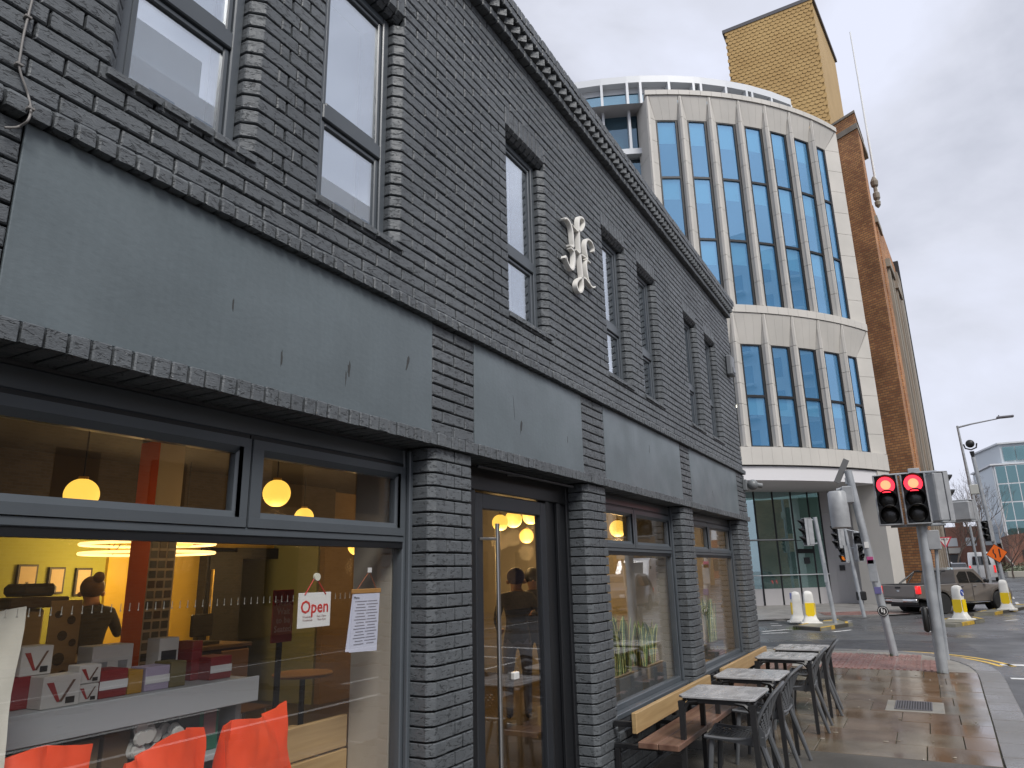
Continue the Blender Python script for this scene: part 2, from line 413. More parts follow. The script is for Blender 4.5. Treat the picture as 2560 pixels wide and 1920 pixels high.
run_edge(X0, X1+.03, .075, edge_brick)
# --- ground floor piers with canted arrises
PIER = [(-.25, .20), (3.353, 3.80), (5.56, 6.02), (8.40, 8.85), (11.44, 12.10)]
CP = .038; RV = .17
for k in range(33):
    z = -.05+k*.075
    z1 = min(z+.075, 2.427)
    if z1-z < .03: continue
    for (a, b) in PIER:
        w = b-a-2*CP
        la = .10 if k % 2 else w/2-J/2
        lb = .10 if k % 2 else w/2-J/2
        cant_brick(a, 1, la, CP, z, z1, RV)
        cant_brick(b, -1, lb, CP, z, z1, RV)
        if k % 2:
            xa, xb = a+CP+la+J, b-CP-lb-J
            if xb-xa > .35: face_brick(xa, (xa+xb)/2-J/2, z+J/2, z1-J/2); face_brick((xa+xb)/2+J/2, xb, z+J/2, z1-J/2)
            else: face_brick(xa, xb, z+J/2, z1-J/2)
# --- low walls under the shop windows
for (a, b) in ((6.02, 8.40), (8.85, 11.44), (.20, 3.353)):
    for k in range(6):
        lay(a, b, -.05+k*.075+.02, .1125 if k % 2 else 0)
# --- cornice: corbelled headers, dog-tooth course, headers, bricks on edge
def hdr(z0, proud):
    def f(a, b): face_brick(a, b, z0+J/2, z0+.075-J/2, proud+rnd.uniform(-.002, .002), .12)
    return f
run_edge(X0, X1, .1125, hdr(5.897, .065))
run_edge(X0, X1, .1125, hdr(6.049, .125))
n = int((X1-X0)/.1125)
for i in range(n):
    c = X0+(i+.5)*.1125
    m = MB().prism([(c-.073, -.045), (c, -.118), (c+.073, -.045), (c, .03)], 'z', 5.972+J/2, 6.049-J/2, .003)
    brick_add(jit(m, .001), [(c-.073, -.045, 5.972), (c, -.118, 5.972), (c, -.118, 6.049), (c-.073, -.045, 6.049)])
def cap_brick(a, b):
    e = rnd.uniform(-.004, .004)
    m = MB().prism([(-.128+e, 6.129), (-.128+e, 6.207+e), (.09, 6.207+e), (.09, 6.129)], 'x', a, b, .004)
    brick_add(jit(m, .001), [(a, -.128, 6.129), (b, -.128, 6.129), (b, -.128, 6.207), (a, -.128, 6.207)])
run_edge(X0, X1+.1, .075, cap_brick)
# --- the 300 bricks that show largest are parts of their own, the rest one part
def seen_area(face):
    q = [project(p) for p in face]
    if any(c is None for c in q): return 0
    cx, cyy = sum(c[0] for c in q)/4, sum(c[1] for c in q)/4
    if not (0 <= cx <= 2560 and 0 <= cyy <= 1920): return 0
    return abs(sum(q[i][0]*q[(i+1) % 4][1]-q[(i+1) % 4][0]*q[i][1] for i in range(4)))/2
order = sorted(range(len(BR)), key=lambda i: -seen_area(BR[i][2]))
single = set(order[:298])
rest = MB()
for i, (v, f, _) in enumerate(BR):
    if i in single:
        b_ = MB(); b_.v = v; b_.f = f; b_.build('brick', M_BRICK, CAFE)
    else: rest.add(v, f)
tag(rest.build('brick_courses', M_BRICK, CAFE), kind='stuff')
# --- mortar core of the wall, butted boxes round the openings
core = MB(); yb = .022; T = .30
ux = [X0]+[q for a, b in UPW for q in (a-.006, b+.006)]+[X1-.01]
for i in range(0, len(ux), 2): core.box(ux[i], ux[i+1], yb, T, SILL-.03, HEAD+.02)
for (a, b) in UPW: core.box(a-.0059, a+CW-.008, .062, T-.001, SILL-.03, HEAD+.02); core.box(b-CW+.008, b+.0059, .062, T-.001, SILL-.03, HEAD+.02)
core.box(X0, X1-.01, yb, T, 2.44, SILL-.05)
core.box(X0, X1-.01, yb+.001, T, HEAD+.021, 6.19)
for (a, b) in UPW: core.box(a-.0058, b+.0058, yb+.12, T-.002, SILL-.0499, SILL-.0301)
for (a, b) in PIER: core.box(a+CP+.004, b-CP-.004, yb+.004, .239, -.1, 2.439); core.box(a+.010, a+CP+.0039, CP+.014, .239, -.1, 2.439); core.box(b-CP-.0039, b-.010, CP+.014, .239, -.1, 2.439)
for (a, b) in ((6.02, 8.40), (8.85, 11.44), (.20, 3.353)): core.box(a-.0119, b+.0119, yb+.006, .24, -.1, .462)
core.box(X0, X1-.012, -.10, .29, 6.125, 6.19)
core.box(X0, X1-.012, -.052, .29, 5.91, 6.04)
core.build('wall', M_MORTAR, CAFE)
# roof, end and back walls
shell = MB(); shell.box(X0, X1-.012, .301, 9.0, 6.02, 6.12); shell.box(X1-.25, X1-.013, .301, 9.0, 0, 6.019); shell.box(X0, X1-.26, 8.75, 8.99, 0, 6.019); shell.box(X0, X0+.2, .301, 8.74, 0, 6.019)
shell.box(X0+.201, X1-.251, .302, 8.74, 3.12, 3.30)
shell.build('roof', M_MORTAR, CAFE)
# steel lintel lip and dark soffit over the shop fronts
lip = MB()
for (a, b) in ((.2, 3.353), (3.8, 5.56), (6.02, 8.40), (8.85, 11.44)):
    lip.box(a+.002, b-.002, .185, .24, 2.418, 2.4395); lip.box(a+.002, b-.002, .1805, .1845, 2.412, 2.4275)
lip.build('lintel', mat('lintel_steel', (.10, .10, .105), .45), CAFE)
# --- grey fascia panels with scuffs
M_SCUFF = mat('scuff', (.045, .046, .046), .7)
PAN = [(1.03, 3.34), (3.80, 5.53), (6.02, 8.45), (8.85, 11.50)]
scuffs = {0: [(3.10, 2.87, .012, .05, .25), (2.62, 2.71, .010, .035, .05), (2.60, 2.66, .004, .045, .02), (1.9, 2.82, .004, .03, 0), (2.18, 2.66, .005, .04, 0)],
          1: [(4.43, 2.72, .012, .05, .25), (4.33, 2.83, .003, .09, -.1), (5.22, 2.74, .004, .03, .1)], 2: [(7.3, 2.95, .005, .05, .1)], 3: [(9.9, 2.7, .006, .04, 0)]}
for i, (a, b) in enumerate(PAN):
    p = MB().bbox(a+.004, b-.004, -.004, .010, 2.503, 3.178, .003).build('fascia_panel', M_PANEL, CAFE)
    for (x, z, rx, rz, t) in scuffs[i]:
        pts = []
        for k in range(12):
            th = 2*math.pi*k/12; w = 1+rnd.uniform(-.35, .35); u, v = rx*math.cos(th)*w, rz*math.sin(th)*w
            pts.append((x+u+v*t, z+v))
        MB().prism(pts, 'y', -.0046, -.0042).build('scuff_mark', M_SCUFF, p)
# --- upper windows
M_BLIND = mat('pale_blind', (.78, .82, .86), .8, (.84, .87, .90), nscale=3)
for i, (a, b) in enumerate(UPW):
    xa, xb = a+CW, b-CW; z0, z1 = SILL+.004, HEAD-.006; y0, y1 = .085, .145
    f = MB(); w = .052
    f.bbox(xa, xa+w, y0, y1, z0, z1); f.bbox(xb-w, xb, y0, y1, z0, z1); f.bbox(xa+w, xb-w, y0+.001, y1, z1-w, z1); f.bbox(xa+w, xb-w, y0+.001, y1, z0, z0+w*.8)
    zt = 4.13; f.bbox(xa+w, xb-w, y0-.004, y1, zt-.045, zt+.045)
    for (p, q) in ((z0+w*.8, zt-.045), (zt+.045, z1-w)):      # casements
        s = .030; A, B = xa+w+.002, xb-w-.002
        f.bbox(A, A+s, y0+.012, y1-.01, p+.002, q-.002); f.bbox(B-s, B, y0+.012, y1-.01, p+.002, q-.002)
        f.bbox(A+s, B-s, y0+.013, y1-.01, p+.002, p+.002+s); f.bbox(A+s, B-s, y0+.013, y1-.01, q-.002-s, q-.002)
    wo_ = f.build('window', M_FRAME, CAFE)
    for (p, q) in ((z0+w*.8, zt-.045), (zt+.045, z1-w)):
        MB().box(xa+w+.03, xb-w-.03, y0+.028, y0+.034, p+.03, q-.03).build('pane', M_UPGLASS, wo_)
    MB().box(xa-.02, xb+.02, .34, .35, z0-.02, z1+.05).build('blind', M_BLIND, wo_)
# --- shop windows
def shop_window(a, b, z0, z1, mull, y0=.165, sash=.05):
    f = MB(); y1 = y0+.07; w = .055; zt0, zt1 = 1.885, 1.94
    f.bbox(a, a+w, y0, y1, z0, z1); f.bbox(b-w, b, y0, y1, z0, z1)
    f.bbox(a+w, b-w, y0+.001, y1, z1-.085, z1); f.bbox(a+w, b-w, y0+.001, y1, z0, z0+.06)
    f.bbox(a+w, b-w, y0-.006, y1, zt0, zt1-.02, .004)
    f.bbox(a-.002, b+.002, y0-.075, y0-.002, z0-.035, z0+.012, .006)            # sill
    f.bbox(a+.003, a+w-.02, y0-.03, y0-.001, z0+.013, z1-.004, .006); f.bbox(b-w+.02, b-.003, y0-.03, y0-.001, z0+.013, z1-.004, .006)
    xs = [a+w]+[q for mlt in mull for q in (mlt-.004, mlt+.004)]+[b-w]
    w_ = f.build('window', M_FRAME, CAFE)
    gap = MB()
    for i in range(0, len(xs), 2):                                      # top-hung lights with chamfered sashes
        A, B, P, Q = xs[i]+.002, xs[i+1]-.002, zt1-.019, z1-.105
        s = MB(); sw = .062
        for (u0, u1, v0, v1) in ((A, A+sw, P, Q), (B-sw, B, P, Q)):
            s.prism([(u0, y0-.012), (u1 if u0 == A else u0+.022, y0-.012), (u1, y0+.012) if u0 == A else (u0, y0+.012), (u1, y0+.05) if u0 == A else (u0, y0+.05), (u0, y0+.05) if u0 == A else (u1, y0+.05), (u1, y0-.012) if u0 != A else (u0, y0+.0)][:6], 'z', v0, v1)
        s.prism([(y0-.0125, P), (y0-.0125, P+.04), (y0+.012, P+.068), (y0+.05, P+.068), (y0+.05, P)], 'x', A+.001, B-.001)
        s.prism([(y0-.0125, Q), (y0-.0125, Q-.04), (y0+.012, Q-.068), (y0+.05, Q-.068), (y0+.05, Q)], 'x', A+.001, B-.001)
        s.build('sash', M_FRAME, w_)
        MB().box(A+.06, B-.06, y0+.022, y0+.028, P+.06, Q-.06).build('pane', M_GLASS, w_)
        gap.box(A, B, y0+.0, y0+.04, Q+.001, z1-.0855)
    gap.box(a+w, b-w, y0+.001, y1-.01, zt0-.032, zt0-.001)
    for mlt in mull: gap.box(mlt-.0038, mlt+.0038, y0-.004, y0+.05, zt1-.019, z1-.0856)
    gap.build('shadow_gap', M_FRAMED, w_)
    MB().box(a+w-.01, b-w+.01, y0+.03, y0+.036, z0+.055, zt0-.03).build('pane', M_GLASS, w_)
    return w_
W1 = shop_window(.20, 3.353, .50, 2.412, [2.19])
mk = MB()
for i in range(62):
    x = 1.05+i*.035
    if 2.55 < x < 2.80 or x > 2.93: continue
    mk.box(x-.0012, x+.0012, .1925, .1935, 1.605, 1.628); mk.box(x-.003, x+.003, .1925, .1935, 1.600, 1.605)
tag(mk.build('frosted_marks', mat('frosted_mark', (.20, .19, .16), .6), W1), kind='stuff')
shop_window(6.02, 8.40, .50, 2.412, [7.12])
shop_window(8.85, 11.44, .50, 2.412, [10.1])
# --- entrance
y0 = .165
d_ = MB()
d_.bbox(3.80, 3.845, y0, y0+.08, 0, 2.412); d_.bbox(3.99, 4.07, y0-.004, y0+.09, 0, 2.25); d_.bbox(5.505, 5.56, y0, y0+.08, 0, 2.412)
d_.bbox(3.845, 5.505, y0+.001, y0+.08, 2.25, 2.412); d_.bbox(3.845, 3.99, y0+.002, y0+.08, 0, .08); d_.bbox(3.845, 3.99, y0+.002, y0+.08, 2.18, 2.25)
d_.bbox(5.12, 5.18, y0-.001, y0+.09, 0, 2.25); d_.bbox(5.18, 5.504, y0+.02, y0+.07, 0.002, 2.249); d_.bbox(5.30, 5.36, y0-.012, y0+.019, 0.003, 2.248)
dr = d_.build('door_frame', M_FRAMED, CAFE)
MB().box(3.84, 3.995, y0+.035, y0+.041, .07, 2.19).build('pane', M_GLASS, dr)
lf = MB(); lf.bbox(4.075, 4.165, y0-.002, y0+.055, .01, 2.235); lf.bbox(5.02, 5.115, y0-.002, y0+.055, .01, 2.235)
lf.bbox(4.165, 5.02, y0-.001, y0+.055, 2.13, 2.235); lf.bbox(4.165, 5.02, y0-.001, y0+.055, .01, .17)
door = lf.build('door', mat('door_grey', (.022, .025, .030), .35), CAFE)
MB().box(4.155, 5.03, y0+.02, y0+.026, .16, 2.14).build('pane', M_GLASS, door)
hd = MB(); hd.tube([(4.235, y0-.07, .35), (4.235, y0-.07, 2.03)], .016, 12)
for z in (.45, 1.93): hd.tube([(4.12, y0+.0, z), (4.235, y0-.07, z)], .010, 8)
hd.build('handle', M_STEEL, door, smooth=True)
ck = MB(); ck.bbox(4.55, 4.62, y0-.005, y0+.03, 1.0, 1.05); ck.build('lock', mat('white_lock', (.6,.6,.58), .4), door)
tr_ = MB(); tr_.bbox(3.95, 5.45, .06, .085, 2.375, 2.395); tr_.tube([(4.3, .05, 2.36), (4.48, .04, 2.372)], .006, 6); tr_.build('door_track', M_FRAMED, CAFE)
# ================================================================== ground
def wet(name, c1, c2, r1, r2, bump, bs, ns=1.2, rs=.9, ramp=(.38, .62), bd=.003):
    return mat(name, c1, r1, c2, nscale=ns, rough2=r2, rscale=rs, bump=bump, bscale=bs, ramp=ramp, bdist=bd)
M_ROAD = wet('wet_asphalt_road', (.055, .056, .058), (.10, .101, .103), .16, .60, .55, 130, ns=.35, rs=.5, bd=.006)
M_PATH = wet('asphalt_footpath', (.060, .055, .046), (.105, .097, .083), .10, .50, .8, 170, ns=.8, rs=.7, bd=.006)
M_KERB = wet('granite_kerb', (.14, .136, .132), (.195, .188, .18), .20, .5, .3, 180, ns=60, rs=.8)
M_JOINT = mat('joint_dirt', (.035, .036, .026), .9, (.05, .06, .025), nscale=3)
M_TACT = wet('red_tactile_paving', (.19, .095, .080), (.27, .145, .125), .22, .5, .25, 90, ns=2.2)
M_LINEW = mat('white_road_paint', (.70, .70, .68), .45, (.42, .42, .41), nscale=9, ramp=(.5, .72))
M_LINEY = mat('yellow_road_paint', (.72, .46, .06), .45, (.45, .30, .07), nscale=7, ramp=(.5, .72))
def slab_mat():
    m = bpy.data.materials.new('wet_sandstone'); m.use_nodes = True; t = m.node_tree; b = t.nodes['Principled BSDF']; K = t.nodes.new
    g = K('ShaderNodeNewGeometry'); oi = K('ShaderNodeObjectInfo')
    r = K('ShaderNodeValToRGB'); cols = [(0, (.145, .100, .070)), (.25, (.155, .120, .084)), (.45, (.145, .126, .097)), (.62, (.172, .142, .105)), (.8, (.135, .090, .060)), (1, (.155, .140, .115))]
    while len(r.color_ramp.elements) < len(cols): r.color_ramp.elements.new(.5)
    for e_, (p, c) in zip(r.color_ramp.elements, cols): e_.position = p; e_.color = (*c, 1)
    t.links.new(oi.outputs['Random'], r.inputs['Fac'])
    n = K('ShaderNodeTexNoise'); n.inputs['Scale'].default_value = 1.7; n.inputs['Detail'].default_value = 5; n.inputs['Distortion'].default_value = .8; t.links.new(g.outputs['Position'], n.inputs['Vector'])
    rr = K('ShaderNodeValToRGB'); rr.color_ramp.elements[0].position = .33; rr.color_ramp.elements[1].position = .66
    rr.color_ramp.elements[0].color = (.62, .56, .50, 1); rr.color_ramp.elements[1].color = (1.18, 1.14, 1.08, 1); t.links.new(n.outputs['Fac'], rr.inputs['Fac'])
    mu = K('ShaderNodeMix'); mu.data_type = 'RGBA'; mu.blend_type = 'MULTIPLY'; mu.inputs['Factor'].default_value = 1
    t.links.new(r.outputs['Color'], mu.inputs['A']); t.links.new(rr.outputs['Color'], mu.inputs['B']); t.links.new(mu.outputs['Result'], b.inputs['Base Color'])
    n2 = K('ShaderNodeTexNoise'); n2.inputs['Scale'].default_value = 1.1; n2.inputs['Detail'].default_value = 4; t.links.new(g.outputs['Position'], n2.inputs['Vector'])
    mr = K('ShaderNodeMapRange'); mr.inputs['From Min'].default_value = .36; mr.inputs['From Max'].default_value = .62; mr.inputs['To Min'].default_value = .035; mr.inputs['To Max'].default_value = .24
    t.links.new(n2.outputs['Fac'], mr.inputs['Value']); t.links.new(mr.outputs['Result'], b.inputs['Roughness'])
    n3 = K('ShaderNodeTexNoise'); n3.inputs['Scale'].default_value = 55; n3.inputs['Detail'].default_value = 3; t.links.new(g.outputs['Position'], n3.inputs['Vector'])
    bp = K('ShaderNodeBump'); bp.inputs['Strength'].default_value = .22; bp.inputs['Distance'].default_value = .002; t.links.new(n3.outputs['Fac'], bp.inputs['Height']); t.links.new(bp.outputs['Normal'], b.inputs['Normal'])
    return m
M_SLAB = slab_mat()
ZR = -.06
rd = MB()
def rz(x): return ZR+max(0, x-46)*.009
xs = [-300, 0, 20, 46, 70, 110, 170, 300, 900]
for i in range(len(xs)-1):
    a, b = xs[i], xs[i+1]; rd.quad((a, -600, rz(a)), (b, -600, rz(b)), (b, 600, rz(b)), (a, 600, rz(a)))
tag(rd.build('road', M_ROAD), 'wet grey asphalt road through the junction', None, kind='structure')
# inner edge of the kerb round the corner, and the pavement inside it
EDGE = [(-30, -2.66), (7.95, -2.73), (9.8, -2.78), (12.2, -2.83), (14.2, -2.88), (15.1, -2.82), (15.9, -2.64), (16.55, -2.36), (16.98, -1.98), (17.15, -1.45), (17.18, -.53), (17.25, 2.0), (17.4, 30)]
pav = MB()
poly = EDGE+[(11.9, 30), (11.9, .02), (-30, .02)]
pav.sheet(poly, -.012)
PAV = tag(pav.build('pavement', M_JOINT), kind='structure')
near = MB(); near.prism([(-30, -2.66), (7.95, -2.73), (7.95, 0.03), (-30, 0.03)], 'z', -.011, -.001)
fp = near.build('asphalt_strip', M_PATH, PAV)
side = MB(); side.prism([(12.13, 1.2), (17.2, 1.2), (17.38, 29), (12.13, 29)], 'z', -.011, -.001); side.build('asphalt_strip', M_PATH, PAV)
def edge_y(x):
    for (a, ya), (b, yb_) in zip(EDGE, EDGE[1:]):
        if a <= x <= b and b > a: return ya+(yb_-ya)*(x-a)/(b-a)
    return -2.6
rs_ = random.Random(11)
rows = [7.955, 8.545, 9.155, 9.77, 10.36, 10.98, 11.60, 12.20, 12.82, 13.44, 14.30]
joints = {0: [-2.15, -1.2, -.45], 1: [-2.47, -1.88, -1.0, -.3], 2: [-2.18, -1.35, -.6], 3: [-2.48, -1.9, -1.1, -.5], 4: [-2.2, -1.55, -.8], 5: [-2.45, -1.75, -1.2, -.4]}
for i in range(len(rows)-1):
    a, b = rows[i], rows[i+1]
    js = joints.get(i) or [-2.3+rs_.uniform(-.2, .2), -1.6+rs_.uniform(-.2, .2), -.8+rs_.uniform(-.2, .2)]
    ys = [None]+js+[.0]
    for k in range(len(ys)-1):
        ya, yb2 = ys[k], ys[k+1]; g_ = .004
        dz = rs_.uniform(-.0025, .0025)
        if i == 4 and ya == -2.2: pass
        m = MB()
        lo = [(a+g_, edge_y(a)+.008), (b-g_, edge_y(b)+.008)] if ya is None else [(a+g_, ya+g_), (b-g_, ya+g_)]
        m.prism([lo[0], lo[1], (b-g_, yb2-g_), (a+g_, yb2-g_)], 'z', -.030, dz, 0, .003)
        m.build('paving_slab', M_SLAB, PAV)
M_FLAG = mat('concrete_flag', (.20, .19, .165), .3, (.27, .255, .22), nscale=3, rough2=.6, bump=.2, bscale=90)
for i in range(3):
    for j in range(5):
        if 14.31+i*.9 > 16.8: continue
        m = MB(); m.bbox(14.312+i*.93, 15.23+i*.93, -.48+j*.62, .13+j*.62, -.03, rs_.uniform(-.002, .001), .003); m.build('paving_slab', M_FLAG, PAV)
# red ribbed tactile slabs
def rib_slab():
    m = MB(); m.bbox(.004, .396, .004, .396, -.03, -.001, .003)
    for k in range(4): m.bbox(.018, .382, .030+k*.097, .070+k*.097, -.0015, .012, .003)
    return m
inf = MB(); inf.sheet([(14.302, .0), (14.302, -2.87), (15.1, -2.81), (15.9, -2.63), (16.55, -2.35), (16.97, -1.97), (17.14, -1.45), (17.17, 0)], -.008); inf.build('concrete_infill', M_FLAG, PAV)
rs0 = None
for i in range(7):
    for j in range(6):
        x, y = 14.305+i*.4, -2.88+j*.4
        ok = all(any(True for _ in [0]) and (qx < 17.10 and qy > edge_y(qx)+.02) for qx in (x, x+.4) for qy in (y,))
        if x+.4 > 16.9 and y < -2.0: ok = False
        if not ok: continue
        if rs0 is None: o = rs0 = rib_slab().build('tactile_slab', M_TACT, PAV)
        else: o = rs0.copy(); COL.objects.link(o)
        o.location = (x, y, rs_.uniform(-.002, .001))
# kerb stones following the edge
def offs(path, d):
    o = []
    for i, p in enumerate(path):
        a, b = path[max(i-1, 0)], path[min(i+1, len(path)-1)]
        t = Vector((b[0]-a[0], b[1]-a[1])).normalized(); o.append((p[0]+t.y*d, p[1]-t.x*d))
    return o
def resample(path, step):
    out = [path[0]]; acc = 0
    for a, b in zip(path, path[1:]):
        l = math.hypot(b[0]-a[0], b[1]-a[1]); s = step-acc
        while s <= l: out.append((a[0]+(b[0]-a[0])*s/l, a[1]+(b[1]-a[1])*s/l)); s += step
        acc = (acc+l) % step if l > 0 else acc
        acc = l-(s-step)
    out.append(path[-1]); return out
def smooth2(path, it=2):
    for _ in range(it):
        n = [path[0]]
        for a, b in zip(path, path[1:]): n += [(.75*a[0]+.25*b[0], .75*a[1]+.25*b[1]), (.25*a[0]+.75*b[0], .25*a[1]+.75*b[1])]
        path = n+[path[-1]]
    return path
def kerb_run(path, width, step, top, bottom, material, name, parent):
    pts = resample(path, step); out = offs(pts, width)
    for i in range(len(pts)-1):
        a, b, c, d = pts[i], pts[i+1], out[i+1], out[i]
        m = MB(); t = Vector((b[0]-a[0], b[1]-a[1])).normalized()*.004
        P = [(a[0]+t.x, a[1]+t.y), (b[0]-t.x, b[1]-t.y), (c[0]-t.x, c[1]-t.y), (d[0]+t.x, d[1]+t.y)]
        m.prism(P, 'z', bottom, top+rs_.uniform(-.002, .002), 0, .012); m.build(name, material, parent)
KE = smooth2([(4.0, -2.70)]+EDGE[1:-1]+[(17.3, 8)], 2)
kerb_run(KE, .33, .62, .002, -.2, M_KERB, 'kerb_stone', PAV)
kb = MB(); kb.prism([(-30, -2.67), (4.0, -2.705), (4.0, -3.03), (-30, -2.99)], 'z', -.2, 0.0, 0, .012); kb.build('kerb_stone', M_KERB, PAV)
# drain cover in the pavement
dc = thing('drain_cover', 'dark iron drain grating set in the wet paving slabs', 'drain cover', (10.8, -2.01, 0))
g = MB(); g.bbox(-.42, .36, -.33, .30, -.025, .004, .003); g.build('surround', M_FLAG, dc)
g = MB(); g.bbox(-.30, .30, -.19, .19, .0045, .0055, .0003); g.build('pit', M_BLACK, dc)
for k in range(13): 
    g = MB(); g.bbox(-.29, .29, -.18+k*.0285, -.165+k*.0285, .0056, .013, .002); g.build('bar', mat('cast_iron', (.10, .095, .105), .45), dc)
g = MB(); g.bbox(-.31, .31, -.205, -.188, .004, .014); g.bbox(-.31, .31, .188, .205, .004, .014); g.bbox(-.32, -.295, -.187, .187, .004, .0135); g.bbox(.295, .32, -.187, .187, .004, .0135); g.build('rim', mat('cast_iron', (.1,.1,.1)), dc)
# painted lines (thin raised sheets on the road)
def strip(path, w, z, material, name, parent=None):
    a = offs(path, w/2); b = offs(path, -w/2); m = MB()
    for i in range(len(path)-1): m.quad((*a[i], z), (*a[i+1], z), (*b[i+1], z), (*b[i], z))
    return tag(m.build(name, material, parent), kind='structure') if parent is None else m.build(name, material, parent)
ROAD = bpy.data.objects['road']
ye = [p for p in smooth2(EDGE[1:-1], 3) if p[0] > 15.6 and p[1] < .9]
strip(offs(ye, .62), .09, ZR+.004, M_LINEY, 'yellow_line', ROAD); strip(offs(ye, .82), .09, ZR+.004, M_LINEY, 'yellow_line', ROAD)
strip([(16.05, -3.3), (16.6, -9.5)], .22, ZR+.004, M_LINEW, 'white_line', ROAD)
strip([(14.25, -3.3), (14.6, -9.5)], .16, ZR+.004, M_LINEW, 'white_line', ROAD)
for a, b in (((21.7, 1.84), (22.1, 1.2)), ((22.3, 1.95), (23.4, 1.25)), ((24.6, 2.1), (24.7, 1.8)), ((25.6, 2.3), (25.65, 2.05)), ((22.6, .1), (23.4, -.3)), ((23.2, -2.2), (23.5, -2.5)), ((26.6, .3), (27.2, 0)), ((27.8, -4.3), (28.4, -4.7)), ((33, -6.1), (35, -6.9))):
    strip([a, b], .11, ZR+.004, M_LINEW, 'white_line', ROAD)
for x in (-14, -8, -2, 4, 10): strip([(x, -6.2), (x+3.5, -6.2)], .11, ZR+.004, M_LINEW, 'white_line', ROAD)
strip([(-20, -4.9), (13.8, -4.9)], .10, ZR+.004, M_LINEW, 'white_line', ROAD)
strip([(-20, -9.6), (30, -10.4)], .10, ZR+.004, M_LINEW, 'white_line', ROAD)
for x in (38, 44, 52, 62, 74): strip([(x, -5.6-(x-38)*.06), (x+2.5, -5.75-(x-38)*.06)], .13, rz(x+2.5)+.012, M_LINEW, 'white_line', ROAD)
dk = MB(); dk.sheet([(17.65, 6), (19.3, 6), (19.15, 1.3), (20.3, -.3), (20.5, -1.3), (20.4, -2.9), (18.2, -3.1), (17.65, -1)], ZR+.003)
dk.build('tarmac_patch', mat('dark_tarmac', (.036, .037, .041), .3, (.05, .05, .054), nscale=2, rough2=.55, bump=.5, bscale=140), ROAD)
# far pavement at the white building, with its kerb
fk = [(25.9, 30), (26.0, 6), (26.4, 2.9), (27.2, 1.85), (28.1, 1.1), (29.2, .1), (29.9, -1.2), (31.5, -2.2), (36, -2.95), (44, -3.7), (60, -5.0), (110, -8.8)]
fp2 = MB(); fp2.sheet(fk+[(110, 30)], ZR+.05)
FP = tag(fp2.build('far_pavement', mat('far_paving', (.20, .19, .18), .3, (.27, .26, .245), nscale=1.2, rough2=.6)), kind='structure')
kerb_run(smooth2(fk[1:9], 2), -.22, 1.0, ZR+.06, ZR-.1, M_KERB, 'kerb_stone', FP)
tp = MB(); tp.sheet([(29.2, 1.0), (31.0, 1.5), (32.2, -.4), (31.4, -1.9), (30.3, -1.6)], ZR+.056); tp.build('tactile_area', M_TACT, FP)
# traffic islands with painted kerbs
M_ISL = mat('island_concrete', (.16, .155, .12), .5, (.22, .21, .17), nscale=2.5)
M_KY = mat('kerb_yellow', (.52, .33, .04), .6, (.22, .17, .07), nscale=9, ramp=(.5, .7)); M_KB = mat('kerb_black', (.06, .055, .045), .6)
def island(poly, label, h=.10):
    cx, cy2 = poly[0]
    t = thing('traffic_island', label, 'traffic island', (cx, cy2, ZR))
    P = [(x-cx, y-cy2) for x, y in poly]
    MB().prism(P, 'z', 0, h-.012).build('deck', M_ISL, t)
    pts = resample(P+[P[0]], 1.0); ins = None
    c = (sum(p[0] for p in P)/len(P), sum(p[1] for p in P)/len(P))
    for i in range(len(pts)-1):
        a, b = pts[i], pts[i+1]
        if math.hypot(b[0]-a[0], b[1]-a[1]) < .1: continue
        ia = (a[0]+(c[0]-a[0])*.12, a[1]+(c[1]-a[1])*.12); ib = (b[0]+(c[0]-b[0])*.12, b[1]+(c[1]-b[1])*.12)
        oa = (a[0]-(c[0]-a[0])*.01, a[1]-(c[1]-a[1])*.01); ob = (b[0]-(c[0]-b[0])*.01, b[1]-(c[1]-b[1])*.01)
        MB().prism([oa, ob, ib, ia], 'z', .001, h, 0, .015).build('kerb_stone', M_KY if i % 2 else M_KB, t)
    return t
ISL1 = island([(23.35, 1.25), (22.75, .42), (25.0, -.22), (26.6, .3), (25.4, .85)], 'traffic island with yellow kerb beneath the pair of white beacon bollards')
ISL2 = island([(25.0, -2.45), (24.9, -2.9), (27.2, -3.75), (28.3, -3.5), (27.4, -2.6)], 'traffic island beside the rear wheel of the pickup')
ISL3 = island([(30.2, -3.5), (30.6, -4.2), (36.5, -6.1), (37, -5.5)], 'long traffic island with yellow kerb beyond the pickup')
def weeds(x, y, z, n, s, label, rnd_):
    m = MB()
    for _ in range(n):
        a = rnd_.uniform(0, 6.28); r = rnd_.uniform(0, s); px_, py_ = x+r*math.cos(a), y+r*math.sin(a); h = rnd_.uniform(.04, .13)*s*4; w = .012
        dx, dy = rnd_.uniform(-.5, .5)*h, rnd_.uniform(-.5, .5)*h
        m.add([(px_-w, py_, z), (px_+w, py_, z), (px_+dx, py_+dy, z+h)], [(0, 1, 2)])
    tag(m.build('weeds', mat('weed_green', (.09, .14, .02), .6, (.14, .18, .04), nscale=5)), label, 'weeds', kind='stuff')
weeds(23.25, 1.2, ZR, 90, .28, 'tuft of weeds at the corner of the traffic island', rs_)
weeds(14.16, -2.40, 0, 70, .14, 'moss and grass round the foot of the signal pole', rs_)
weeds(16.40, -1.55, 0, 40, .16, 'grass at the base of the leaning pole', rs_)
